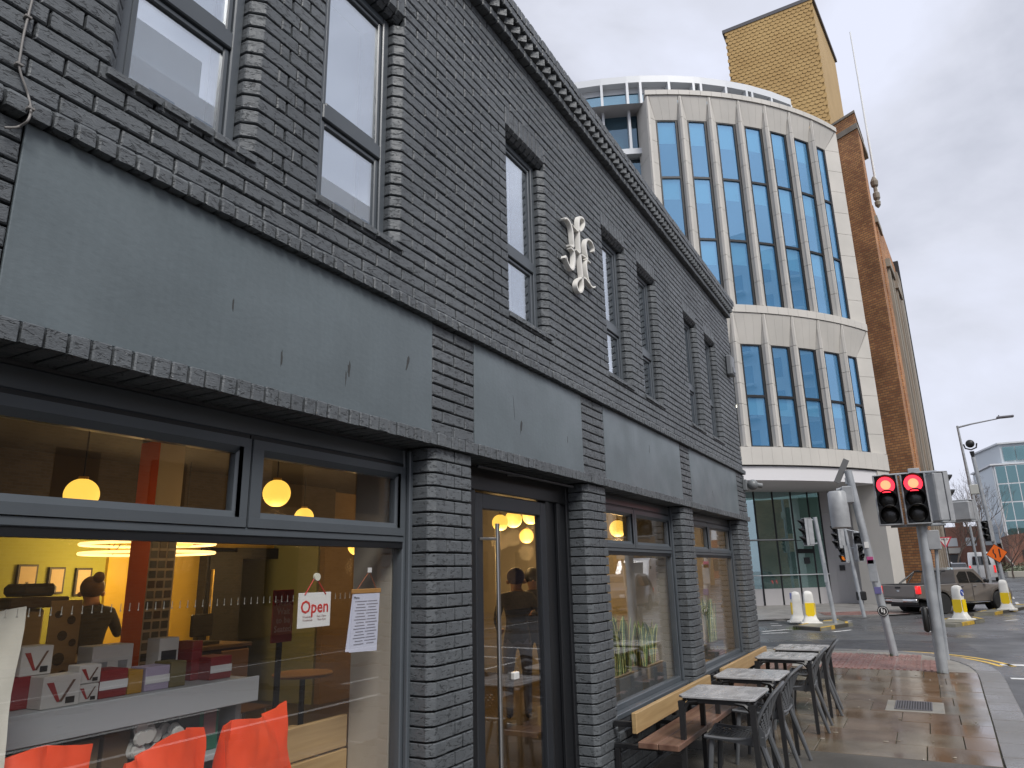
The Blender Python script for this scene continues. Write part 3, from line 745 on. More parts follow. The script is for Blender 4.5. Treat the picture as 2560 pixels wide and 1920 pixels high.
# ================================================================== buildings round the junction
def slabq(q, th, name, m_, parent, gap=.01):
    """thin stone slab from 4 corners (counter-clockwise seen from outside)"""
    q = [Vector(p) for p in q]; c = sum(q, Vector())/4; n = (q[1]-q[0]).cross(q[3]-q[0]).normalized()
    f = []
    for p in q:
        d = (c-p); f.append(p+d.normalized()*gap)
    b = [p-n*th for p in f]
    return MB().add(f+b, [(0,1,2,3), (7,6,5,4), (0,4,5,1), (1,5,6,2), (2,6,7,3), (3,7,4,0)]).build(name, m_, parent)
M_STONE = mat('pale_stone', (.50, .48, .44), .6, (.56, .535, .49), nscale=.7, bump=.05, bscale=20)
M_STONE2 = mat('grey_stone_wall', (.44, .43, .435), .6, (.49, .475, .48), nscale=.5)
M_OFFG = glass('office_glass', .30, tint=(.55, .85, 1.0), gloss=(.55, .80, 1.0), opaque=.52, body=(.12, .37, .70))  # opaque blue body colour stands in for the reflected sky
M_GREENG = glass('lobby_glass', .34, tint=(.55, .72, .68), gloss=(.75, .93, 1.0), opaque=.35, body=(.20, .30, .29))
M_TEAL = mat('teal_blind', (.62, .80, .74), .7); M_DARKIN = mat('dark_interior', (.045, .06, .07), .9)
M_ALU = mat('white_aluminium', (.62, .64, .66), .4)
OFF = thing('white_office_building', 'curved office building of pale stone fins and blue windows', 'building', (44.8, 14.04, 0))
RO = 17.1
def pol(th, r, z): a = math.radians(th); return (r*math.cos(a), r*math.sin(a), z)
FIN = [207.6, 213.0, 217.95, 223.2, 228.3, 233.5, 238.9, 246.0]
def section(z0, z1, zh, ztr, npan, blinds):
    """one storey group: z0 sill line, zh window head, z1 top of the sloping head panels"""
    dpt = .30; Ri = RO-dpt
    for i in range(7):
        a, b = FIN[i], FIN[i+1]; w = b-a
        wl = a+w*.25; wr = a+w*(.93 if i < 6 else .60)
        zs = [z0+(zh-z0)*k/npan for k in range(npan+1)]
        for k in range(npan):
            slabq([pol(a, RO, zs[k]), pol(wl, Ri, zs[k]), pol(wl, Ri, zs[k+1]), pol(a, RO, zs[k+1])], .12, 'stone_panel', M_STONE, OFF)
            slabq([pol(wr, Ri, zs[k]), pol(b, RO, zs[k]), pol(b, RO, zs[k+1]), pol(wr, Ri, zs[k+1])], .12, 'stone_panel', M_STONE, OFF)
        # tapering fin heads and the sloping head panels
        slabq([pol(a, RO, zh), pol(wl, Ri, zh), pol(a+w*.04, RO, z1-.02), pol(a, RO, z1)], .10, 'stone_panel', M_STONE, OFF)
        slabq([pol(wr, Ri, zh), pol(b, RO, zh), pol(b, RO, z1), pol(b-w*.05, RO, z1-.02)], .10, 'stone_panel', M_STONE, OFF)
        t0, t1 = a+w*.05, b-w*.06
        for k in range(3):
            u0, u1 = k/3, (k+1)/3
            slabq([pol(wl+(wr-wl)*u0, Ri, zh), pol(wl+(wr-wl)*u1, Ri, zh), pol(t0+(t1-t0)*u1, RO-.01, z1), pol(t0+(t1-t0)*u0, RO-.01, z1)], .10, 'stone_panel', M_STONE, OFF)
        # window: frame, panes between the transoms, blinds behind
        rg = Ri-.07; fr = MB(); zz = [z0]+ztr+[zh]
        A, B = wl+.05, wr-.05
        pa, pb = Vector(pol(A, rg, 0)), Vector(pol(B, rg, 0)); t = (pb-pa).normalized(); nn = Vector((t.y, -t.x, 0))
        def bar(p, q, z_0, z_1, d0=-.03, d1=.06):
            o = nn*d0; o2 = nn*d1
            fr.add([(*(p+o)[:2], z_0), (*(q+o)[:2], z_0), (*(q+o2)[:2], z_0), (*(p+o2)[:2], z_0), (*(p+o)[:2], z_1), (*(q+o)[:2], z_1), (*(q+o2)[:2], z_1), (*(p+o2)[:2], z_1)],
                   [(0,3,2,1),(4,5,6,7),(0,1,5,4),(1,2,6,5),(2,3,7,6),(3,0,4,7)])
        bar(pa, pa+t*.06, z0, zh); bar(pb-t*.10, pb, z0, zh); bar(pa+t*.06, pb-t*.1, z0, z0+.08); bar(pa+t*.06, pb-t*.1, zh-.05, zh)
        for q in ztr: bar(pa+t*.06, pb-t*.1, q-.055, q+.055)
        wn = fr.build('window', M_BLACK, OFF)
        for k in range(len(zz)-1):
            m = MB(); m.quad((*(pa+t*.05)[:2], zz[k]), (*(pb-t*.09)[:2], zz[k]), (*(pb-t*.09)[:2], zz[k+1]), (*(pa+t*.05)[:2], zz[k+1])); m.build('pane', M_OFFG, wn)
            if blinds[k] > 0:
                o = -nn*.10; h = zz[k+1]-(zz[k+1]-zz[k])*blinds[k]*(.9+.25*rs_.random())
                e1 = .62+.3*rs_.random()
                m = MB(); m.quad((*(pa+o)[:2], h), (*(pa+(pb-pa)*.86+o)[:2], h), (*(pa+(pb-pa)*.86+o)[:2], zz[k+1]), (*(pa+o)[:2], zz[k+1])); m.build('blind', M_TEAL, wn)
        # side return of the reveal
    zb = z0-.02
section(13.25, 24.05, 22.85, [16.55, 19.75], 8, [.34, .36, .40])
section(6.75, 12.85, 11.45, [9.05], 5, [.33, 0])
# bands between the storey groups, soffit and the stone face above the entrance
for (z0, z1, r, n) in ((12.86, 13.22, RO+.03, 21), (24.06, 24.32, RO+.05, 21), (5.95, 6.73, RO+.02, 24)):
    for k in range(n):
        a = FIN[0]-.3+(FIN[-1]-FIN[0]+.3)*k/n; b = FIN[0]-.3+(FIN[-1]-FIN[0]+.3)*(k+1)/n
        slabq([pol(a, r, z0), pol(b, r, z0), pol(b, r, z1), pol(a, r, z1)], .45, 'stone_panel', M_STONE, OFF, .006)
ring = MB(); rr_ = MB(); n = 30
for k in range(n):
    a = 180+(246-180)*k/n; b = 180+(246-180)*(k+1)/n
    ring.quad(pol(a, RO-.10, 5.90), pol(b, RO-.10, 5.90), pol(b, RO-.10, 5.30), pol(a, RO-.10, 5.30))
    ring.quad(pol(a, RO-.09, 5.31), pol(b, RO-.09, 5.31), pol(b, RO-7, 5.31), pol(a, RO-7, 5.31))
    rr_.quad(pol(a, RO-.5, 24.0), pol(b, RO-.5, 24.0), pol(b, RO-3, 24.0), pol(a, RO-3, 24.0))
ring.build('soffit', mat('white_soffit', (.66, .65, .66), .6), OFF)
rr_.build('roof', M_STONE2, OFF)
back = MB()
for k in range(n):
    a = 180+(246-180)*k/n; b = 180+(246-180)*(k+1)/n
    back.quad(pol(a, RO-1.6, 5.4), pol(b, RO-1.6, 5.4), pol(b, RO-1.6, 24.0), pol(a, RO-1.6, 24.0))
back.build('inner_wall', M_DARKIN, OFF)
pier = MB(); P_ = [pol(242.6, RO-.04, 0)[:2], pol(246, RO-.04, 0)[:2], pol(246.2, RO-1.6, 0)[:2], pol(242.6, RO-1.6, 0)[:2]]
pier.prism(P_, 'z', ZR, 5.94).build('corner_pier', M_STONE, OFF)
edge = MB(); P_ = [pol(246.05, RO-.02, 0)[:2], pol(246.6, RO-.3, 0)[:2], pol(246.6, RO-3, 0)[:2], pol(246.05, RO-3, 0)[:2]]
edge.prism(P_, 'z', 5.95, 24.3).build('side_wall', M_STONE, OFF)
# recessed ground floor: lobby glazing, door, stone wall
OX, OY = 44.8, 14.04
def LP(x, y): return (x-OX, y-OY)
ga, gb, gc = LP(35.2, 8.2), LP(36.35, 4.4), LP(38.9, 1.75)
def wallq(p, q, z0, z1, th, name, m_, parent):
    t = Vector((q[0]-p[0], q[1]-p[1])).normalized(); nn = Vector((t.y, -t.x))
    return MB().prism([p, q, (q[0]-nn.x*th, q[1]-nn.y*th), (p[0]-nn.x*th, p[1]-nn.y*th)], 'z', z0, z1).build(name, m_, parent)
def lerp(p, q, u): return (p[0]+(q[0]-p[0])*u, p[1]+(q[1]-p[1])*u)
pts = [ga, lerp(ga, gb, .5), gb, lerp(gb, gc, .28), lerp(gb, gc, .56), lerp(gb, gc, .82), gc]
for p, q in zip(pts, pts[1:]):
    wallq(p, q, .75, 2.95, .02, 'pane', M_GREENG, OFF); wallq(p, q, 2.98, 5.29, .02, 'pane', M_GREENG, OFF)
    wallq(p, q, ZR, .74, .3, 'plinth', M_STONE2, OFF)
mu = MB()
for p in pts: mu.box(p[0]-.035, p[0]+.035, p[1]-.035, p[1]+.035, .0, 5.3)
for p, q in zip(pts, pts[1:]): mu.prism([p, q, (q[0]+.08, q[1]+.05), (p[0]+.08, p[1]+.05)], 'z', 2.95, 2.98)
mu.build('mullions', M_BLACK, OFF)
rail = MB(); a_, b_ = lerp(ga, gb, .3), gc
rail.tube([(a_[0]-.08, a_[1]-.05, 1.35), (gb[0]-.08, gb[1]-.06, 1.35), (b_[0]-.08, b_[1]-.06, 1.35)], .025, 6); rail.tube([(gb[0]-.5, gb[1]+.5, 3.0), (lerp(gb, gc, .5)[0]-.1, lerp(gb, gc, .5)[1]-.1, 3.0)], .03, 6)
rail.build('rail', M_ALU, OFF)
sw = lerp(gb, gc, 1.0)
swp = [gc, LP(38.75, .55), LP(38.35, -.55), (pol(242.7, RO-.5, 0)[0], pol(242.7, RO-.5, 0)[1])]
for p, q in zip(swp, swp[1:]):
    nx = 3
    for i in range(nx):
        for k in range(5): 
            u, v = lerp(p, q, i/nx), lerp(p, q, (i+1)/nx)
            z0, z1 = ZR+(5.36*k/5), ZR+5.36*(k+1)/5
            slabq([(*u, z0), (*v, z0), (*v, z1), (*u, z1)], .1, 'stone_panel', M_STONE2, OFF, .006)
sg = MB(); q0 = lerp(swp[0], swp[1], .55); sg.box(q0[0]-.06, q0[0]+.0, q0[1]-.12, q0[1]+.12, 1.5, 1.75); sg.build('sign_plate', M_BLACK, OFF); sg = MB(); q0 = lerp(gb, gc, .70); sg.box(q0[0]-.14, q0[0]-.10, q0[1]-.14, q0[1]+.12, 1.85, 2.15); sg.build('sign_plate', M_BLACK, OFF)
dd = MB(); p, q = lerp(gb, gc, .57), lerp(gb, gc, .80); dd.prism([(p[0]-.05, p[1]-.05), (q[0]-.05, q[1]-.05), q, p], 'z', 2.35, 2.55); dd.build('door_head', M_BLACK, OFF)
lob = MB(); lob.box(*sorted((LP(41.5, 0)[0], LP(42, 0)[0])), LP(0, 0)[1], LP(0, 12)[1], 0, 5.3); lob.build('lobby_wall', mat('lobby_green', (.34, .42, .36), .8), OFF)
# penthouse ring and glazed bay to its left
RP = 16.05
pm = MB(); pf = MB(); k = 0
th = 182.0
M_PG = glass('penthouse_glass', .22, tint=(.35, .55, .62), gloss=(.55, .78, 1.0), opaque=.5, body=(.06, .13, .17))
angs = [182, 186.6, 191.2, 195.8, 200.4, 205.0, 207.4, 212.6, 217.2, 218.6, 223.6, 228.0, 229.2, 233.8, 239]
for a, b in zip(angs, angs[1:]):
    lowz = 24.0 if a > 207 else 21.9
    m = MB(); m.quad(pol(a, RP-.5, lowz), pol(b, RP-.5, lowz), pol(b, RP-.5, 25.35), pol(a, RP-.5, 25.35)); m.build('pane', M_PG, OFF)
    if a < 207:
        for (z0, z1) in ((19.7, 21.2), (16.3, 19.0)):
            m = MB(); m.quad(pol(a, RP-.3, z0), pol(b, RP-.3, z0), pol(b, RP-.3, z1), pol(a, RP-.3, z1)); m.build('pane', M_PG, OFF)
        for (z0, z1) in ((21.55, 21.85), (19.05, 19.35), (16.0, 16.3)):
            pm.add([pol(a, RP, z0), pol(b, RP, z0), pol(b, RP, z1), pol(a, RP, z1), pol(a, RP-.8, z0), pol(b, RP-.8, z0), pol(b, RP-.8, z1), pol(a, RP-.8, z1)], [(0,1,2,3), (0,4,5,1), (3,2,6,7)])
    pm.add([pol(a, RP, 25.62), pol(b, RP, 25.62), pol(b, RP, 26.0), pol(a, RP, 26.0), pol(a, RP-1, 25.62), pol(b, RP-1, 25.62), pol(b, RP-1.4, 26.1), pol(a, RP-1.4, 26.1)], [(0,1,2,3), (0,4,5,1), (3,2,6,7)])
    pm.add([pol(a, RP-.45, 25.3), pol(b, RP-.45, 25.3), pol(b, RP-.45, 25.63), pol(a, RP-.45, 25.63)], [(0,1,2,3)])
for a in angs:
    z0 = 24.0 if a > 207 else 21.8
    da = .22
    pm.add([pol(a-da, RP, z0), pol(a+da, RP, z0), pol(a+da, RP, 25.62), pol(a-da, RP, 25.62), pol(a-da, RP-.5, z0), pol(a+da, RP-.5, z0), pol(a+da, RP-.5, 25.62), pol(a-da, RP-.5, 25.62)], [(0,1,2,3), (1,5,6,2), (0,3,7,4)])
tag(pm.build('penthouse_frame', M_ALU, OFF), kind='stuff')
inw = MB()
for a, b in zip(angs, angs[1:]): inw.quad(pol(a, RP-2, 14), pol(b, RP-2, 14), pol(b, RP-2, 25.5), pol(a, RP-2, 25.5))
inw.build('penthouse_core', M_DARKIN, OFF)
lft = MB()
for a, b in zip(range(170, 207, 4), range(174, 211, 4)):
    b = min(b, 207.5); lft.quad(pol(a, RP-.35, ZR), pol(b, RP-.35, ZR), pol(b, RP-.35, 16.0), pol(a, RP-.35, 16.0))
lft.build('side_glazing', M_PG, OFF)
# end return of the stone frame on its left side
for k in range(7):
    z0 = 13.2+(24.05-13.2)*k/7; z1 = 13.2+(24.05-13.2)*(k+1)/7
    slabq([pol(206.5, RP-.3, z0), pol(207.6, RO, z0), pol(207.6, RO, z1), pol(206.5, RP-.3, z1)], .1, 'stone_panel', M_STONE, OFF)
endw = MB(); endw.quad(pol(207.5, RO-.45, 5.4), pol(207.5, RO-1.7, 5.4), pol(207.5, RO-1.7, 24.0), pol(207.5, RO-.45, 24.0)); endw.build('end_wall', M_DARKIN, OFF)
# ceiling lamps seen through two office windows
M_LAMPW = mat('office_lamp', (.9,.9,.8), .5, emit=(1, .93, .72), estr=3.2)
for a, z in ((225.6, 8.35), (217.2, 8.6)):
    t = thing('ceiling_lamp', 'lit ceiling lamp behind %s of the curved office' % ('the third lower window' if a > 220 else 'the lower window at the brick corner'), 'ceiling lamp', (OX, OY, 0))
    p = Vector(pol(a, RO-.62, z)); q = Vector(pol(a+1.6, RO-.62, z+.05))
    MB().tube([p, q], .045, 6).build('tube', M_LAMPW, t); MB().tube([p+Vector((0,0,.09)), q+Vector((0,0,.09))], .02, 5).build('housing', M_ALU, t)
# ------------------------------------------------------------------ ochre tower clad in shingles
M_SHG = mat('ochre_shingle', (.40, .25, .085), .5, (.46, .30, .11), nscale=.55, detail=3, bump=.1, bscale=8)
TW = thing('shingle_tower', 'tall ochre tower clad in small shingles behind the office roof', 'tower', (48.0, -1.2, 0))
tb = MB(); tb.prism([(0.05, .05), (8, -.75), (8, 6.2), (.25, 6.2)], 'z', 15, 41.0); tb.build('wall', mat('tower_wall', (.38, .245, .085), .6, (.44, .29, .11), nscale=.5), TW)
cp = MB(); cp.prism([(-.08, -.1), (8.1, -.9), (8.1, 6.4), (.12, 6.4)], 'z', 41.0, 41.28); cp.build('coping', mat('lead_coping', (.10, .095, .10), .5), TW)
rows_, cols_ = 56, 19
P0, P1 = Vector((-.02, 0, 0)), Vector((.18, 6.25, 0)); tdir = (P1-P0)/cols_; nout = Vector((-1, .03, 0)).normalized()
def shingle(i, j, rr):
    o = P0+tdir*(i+(.5 if j % 2 else 0)); z = 41.0-(j+1)*.30; w = tdir*.97
    lift = .032+rr.uniform(0, .012)
    pr = [(0, .33, .005), (0, .09, lift*.8), (.2, .015, lift), (.5, -.015, lift*1.05), (.8, .015, lift), (1, .09, lift*.8), (1, .33, .005)]
    f = [tuple(o+w*u+nout*d+Vector((0, 0, z+v))) for u, v, d in pr]
    b = [tuple(o+w*u+Vector((0, 0, z+v))) for u, v, d in pr]
    n_ = len(f); return f+b, [tuple(range(n_))]+[(k, (k+1) % n_, n_+(k+1) % n_, n_+k) for k in range(n_)]
sr = random.Random(5); restm = MB(); cnt = 0
for j in range(rows_):
    for i in range(cols_):
        if i == cols_-1 and j % 2: continue
        v, f = shingle(i, j, sr); q = project((48+v[3][0], -1.2+v[3][1], v[3][2]))
        vis = q and 1811 < q[0] < 2095 and q[1] > 0
        if vis and cnt < 296 and j % 2 == 0 and j < 46:
            m = MB(); m.add(v, f); m.build('shingle', M_SHG, TW); cnt += 1
        else: restm.add(v, f)
tag(restm.build('shingles', M_SHG, TW), kind='stuff')
ch = MB(); ch.box(8.2, 9.2, -1.0, 0, 20, 34.4); ch.build('duct', M_BLACK, TW)
# ------------------------------------------------------------------ old brick building with stone dressings
def brick_tex(name, c1, c2, mortar, sx, axis_x=True, bw=.225, bh=.075, ms=.010, vary=1.0):
    m = bpy.data.materials.new(name); m.use_nodes = True; t = m.node_tree; b = t.nodes['Principled BSDF']; K = t.nodes.new
    tcn = K('ShaderNodeTexCoord'); sp = K('ShaderNodeSeparateXYZ'); cb = K('ShaderNodeCombineXYZ'); t.links.new(tcn.outputs['Object'], sp.inputs[0])
    ad = K('ShaderNodeMath'); ad.operation = 'ADD'; t.links.new(sp.outputs['X'], ad.inputs[0]); t.links.new(sp.outputs['Y'], ad.inputs[1])
    t.links.new(ad.outputs[0], cb.inputs['X']); t.links.new(sp.outputs['Z'], cb.inputs['Y'])
    br = K('ShaderNodeTexBrick'); br.inputs['Scale'].default_value = 1; br.inputs['Brick Width'].default_value = bw; br.inputs['Row Height'].default_value = bh; br.inputs['Mortar Size'].default_value = ms
    br.inputs['Color1'].default_value = (*c1, 1); br.inputs['Color2'].default_value = (*c2, 1); br.inputs['Mortar'].default_value = (*mortar, 1); br.inputs['Bias'].default_value = -.1
    t.links.new(cb.outputs[0], br.inputs['Vector'])
    n = K('ShaderNodeTexNoise'); n.inputs['Scale'].default_value = .45; n.inputs['Detail'].default_value = 6; t.links.new(tcn.outputs['Object'], n.inputs['Vector'])
    rr = K('ShaderNodeMapRange'); rr.inputs['From Min'].default_value = .3; rr.inputs['From Max'].default_value = .7; rr.inputs['To Min'].default_value = 1-.35*vary; rr.inputs['To Max'].default_value = 1+.25*vary; t.links.new(n.outputs['Fac'], rr.inputs['Value'])
    mu = K('ShaderNodeVectorMath'); mu.operation = 'SCALE'; t.links.new(br.outputs['Color'], mu.inputs[0]); t.links.new(rr.outputs['Result'], mu.inputs['Scale']); t.links.new(mu.outputs['Vector'], b.inputs['Base Color'])
    bp = K('ShaderNodeBump'); bp.inputs['Strength'].default_value = .6; bp.inputs['Distance'].default_value = .012; bp.invert = True; t.links.new(br.outputs['Fac'], bp.inputs['Height']); t.links.new(bp.outputs['Normal'], b.inputs['Normal'])
    b.inputs['Roughness'].default_value = .8; return m
M_OBR = brick_tex('orange_brown_brick', (.56, .27, .105), (.34, .135, .055), (.20, .125, .075), 1, bw=.34, bh=.13, ms=.018)
M_OST = mat('weathered_stone', (.30, .27, .22), .8, (.20, .17, .135), nscale=.8, stretch=(1,1,.25))
KX, KY = 40.0, -2.62
OB = thing('brick_corner_building', 'old orange brick building with stone dressings beyond the curved office', 'building', (KX, KY, 0))
ob = MB()
def seg(x0, x1, o, z0, z1, m_):      # slab of the street face between x0 and x1, set out by o (towards -y)
    s_ = -.0735
    m_.prism([(x0, s_*x0-o), (x1, s_*x1-o), (x1, s_*x1+3), (x0, s_*x0+3)], 'z', z0, z1)
def para(d, x0=0.0, x1=1.6): return [(x0-d, -.0735*x0-d*.2), (x1+d, -.0735*x1-d), (x1+1.3+d, -.0735*x1+2.1), (x0+1.3, 2.1+d)]
MB().prism(para(0), 'z', ZR, 25.2).build('wall', M_OBR, OB)
m = MB(); seg(1.601, 2.6, -.25, ZR, 25.2, m); seg(2.601, 4.4, 0, ZR, 20.5, m); seg(4.401, 15.6, -.15, ZR, 22.5, m); m.build('street_wall', M_OBR, OB)
m = MB(); m.prism(para(-.1, 0, 3.4), 'z', 25.55, 26.25); m.build('parapet', M_OBR, OB)
m = MB(); m.prism(para(.10, 0, 3.6), 'z', 25.21, 25.54); m.build('cornice', M_OST, OB); m = MB(); m.prism(para(.0, 0, 3.5), 'z', 26.26, 26.4); m.build('coping', M_OST, OB)
m = MB(); seg(4.9, 5.5, .12, 1.0, 18.6, m); seg(6.6, 7.2, .12, 1.0, 18.6, m); seg(4.7, 7.4, .22, 18.61, 19.1, m); seg(5.51, 6.59, .02, 17.2, 18.6, m)
seg(9.0, 9.6, .12, 1.0, 18.6, m); seg(10.7, 11.3, .12, 1.0, 18.6, m); seg(8.8, 11.5, .22, 18.61, 19.1, m); seg(2.4, 4.6, .10, 20.51, 20.9, m); seg(3.0, 12.2, .30, 4.3, 4.75, m); seg(3.2, 12.0, .05, ZR, 1.0, m); seg(13.5, 15.7, .05, ZR, 21.4, m); m.build('stone_dressing', M_OST, OB)
m = MB(); seg(5.51, 6.59, -.05, 5.2, 17.19, m); seg(9.61, 10.69, -.05, 5.2, 17.19, m); m.build('window', M_BLACK, OB)
m = MB(); seg(15.61, 16.0, .1, ZR, 23.0, m); m.build('dark_end_strip', M_BLACK, OB)  # black strip running down the far end of the street face
lan = MB(); lan.lathe([(.04, 0), (.15, .15), (.17, .35), (.10, .45), (.19, .6), (.19, .9), (.11, 1.0), (.10, 1.3), (.19, 1.4), (.22, 1.65), (.13, 1.85), (.05, 2.0)], 10, (3.0, -.42, 21.6)); lan.build('finial', M_OST, OB)
fpz = MB(); fpz.tube([(3.1, -.5, 22.6), (3.0, -.5, 33.6)], [.07, .035], 8); fpz.build('flagpole', M_WHITE, OB)
# ------------------------------------------------------------------ opposite side of the street (seen mirrored in the glass)
M_SBR = brick_tex('brown_stock_brick', (.40, .26, .13), (.24, .15, .075), (.34, .27, .19), 1)
PUB = thing('brick_pub', 'brown brick pub across the street, mirrored in the shop windows', 'building', (-9, -15, 0))
m = MB(); m.box(0, 15, -6, 0, 2.65, 5.6); m.box(15.01, 24, -6, 0, ZR, 5.6); m.box(0, 24, -6, -.01, 5.601, 5.9); m.build('wall', M_SBR, PUB)
for i in range(9):
    w_ = MB().box(1+i*2.5, 2.1+i*2.5, .001, .02, 3.3, 4.9).build('window', M_BLACK, PUB)
MB().box(0.2, 14.8, .0, .10, 2.05, 2.64).build('fascia', mat('pub_fascia', (.03, .028, .026), .5), PUB)
MB().box(0, 14.9, -.4, -.02, ZR, 2.049).build('shop_front', mat('pub_front', (.05, .035, .028), .5), PUB)
text_mesh('GUINNESS', .34, M_WHITE, 'lettering', PUB, frame_M((9.6, .12, 2.34), (-1, 0, 0), (0, 0, 1)))
text_mesh('GUINNESS', .34, M_WHITE, 'lettering', PUB, frame_M((4.2, .12, 2.34), (-1, 0, 0), (0, 0, 1)))
text_mesh('T H E   F A C T O R Y', .30, mat('gold_letter', (.42, .32, .12), .5), 'lettering', PUB, frame_M((7.0, .03, 3.0), (-1, 0, 0), (0, 0, 1)))
WH = thing('brick_terrace', 'long brown brick terrace across the street, mirrored in the door glass', 'building', (15.6, -16, 0))
m = MB(); m.box(0, 60, -6, 0, ZR, 7.2); m.build('wall', M_SBR, WH)
for i in range(14):
    for z in (.9, 4.1): MB().box(1.5+i*4.2, 2.9+i*4.2, .001, .03, z, z+1.9).build('window', M_BLACK, WH)
PB = thing('pale_apartment_block', 'pale apartment block across the street, mirrored in the upper windows', 'building', (8, -34, 0))
m = MB(); m.box(0, 36, -8, 0, ZR, 32); m.box(8, 18, -7.9, -1, 32.01, 35.5); m.box(24, 30, -7.9, -2, 32.01, 34); m.build('wall', mat('pale_render', (.80, .82, .82), .7), PB)
for i in range(11):
    for k in range(9):
        MB().box(1.2+i*3.2, 2.9+i*3.2, .002, .03, 3+k*3.2, 4.9+k*3.2).build('window', mat('dull_pane', (.40, .45, .50), .2), PB)
        if i % 2: MB().box(1.0+i*3.2, 3.1+i*3.2, .031, 1.0, 2.7+k*3.2, 2.95+k*3.2).build('balcony', M_WHITE, PB)

lit = MB(); lr = random.Random(31)
for _ in range(46):
    x, y = lr.uniform(7.0, 15.5), lr.uniform(-2.65, -.35); a = lr.uniform(0, 3.14); l_, w_ = lr.uniform(.008, .026), lr.uniform(.003, .009); c, s_ = math.cos(a), math.sin(a)
    P = [(x+c*u-s_*v, y+s_*u+c*v) for u, v in ((-l_, -w_), (l_, -w_*.6), (l_*.8, w_), (-l_*.9, w_*.8))]
    lit.prism(P, 'z', .003, .008)
tag(lit.build('litter', mat('litter_pale', (.45, .42, .36), .7, (.2, .16, .1), nscale=3, ramp=(.45, .55))), 'scraps of pale litter scattered on the wet paving', 'litter', kind='stuff')
# ================================================================== tables, chairs and benches outside the cafe
M_TOP = mat('table_top_grey', (.33, .33, .335), .12, (.45, .45, .45), nscale=5, rough2=.38, rscale=4, stretch=(1, 3, 1))
M_TLEG = mat('table_leg_black', (.020, .020, .021), .42)
M_CHAIR = mat('anthracite_plastic', (.085, .090, .096), .40, (.105, .11, .118), nscale=6)
def make_table(label, loc):
    t = thing('cafe_table', label, 'table', loc, group='cafe tables on the pavement')
    w, d, c = .315, .295, .035
    P = [(-w+c, -d), (w-c, -d), (w, -d+c), (w, d-c), (w-c, d), (-w+c, d), (-w, d-c), (-w, -d+c)]
    MB().prism(P, 'z', .724, .742, .003).build('table_top', M_TOP, t)
    m = MB(); a, b = w-.02, d-.02
    m.bbox(-a+.05, a-.05, -b, -b+.022, .688, .723, .003); m.bbox(-a+.05, a-.05, b-.022, b, .688, .723, .003)
    m.bbox(-a, -a+.022, -b+.05, b-.05, .688, .723, .003); m.bbox(a-.022, a, -b+.05, b-.05, .688, .723, .003)
    m.build('apron', M_TLEG, t)
    for sx in (-1, 1):
        for sy in (-1, 1):
            m = MB(); x, y = sx*(w-.022), sy*(d-.022)
            m.tube([(x, y, .70), (x, y, .60), (x+sx*.012, y+sy*.012, .0)], [.034, .029, .024], 4)
            for (dx, dy) in ((-sx, 0), (0, -sy)):      # curved brackets under the top
                q = [(x+dx*.012, y+dy*.012, .60), (x+dx*.02, y+dy*.02, .655), (x+dx*.06, y+dy*.06, .695), (x+dx*.13, y+dy*.13, .705)]
                m.tube(q, .016, 5)
            m.build('leg', M_TLEG, t, smooth=30)
    return t
tb_y = -.83
TABLES = [(6.27, -.82, 'cafe table with wet grey top nearest the entrance, pushed to the first bench'),
          (7.41, -.81, 'second cafe table from the entrance, partly behind the nearest chair'),
          (9.02, -.87, 'third cafe table from the entrance, in front of the last window'),
          (9.99, -.90, 'farthest cafe table, closest to the road junction')]
for (x, y, l) in TABLES: make_table(l, (x, y, 0))
def spow(a, e): return math.copysign(abs(a)**e, a)
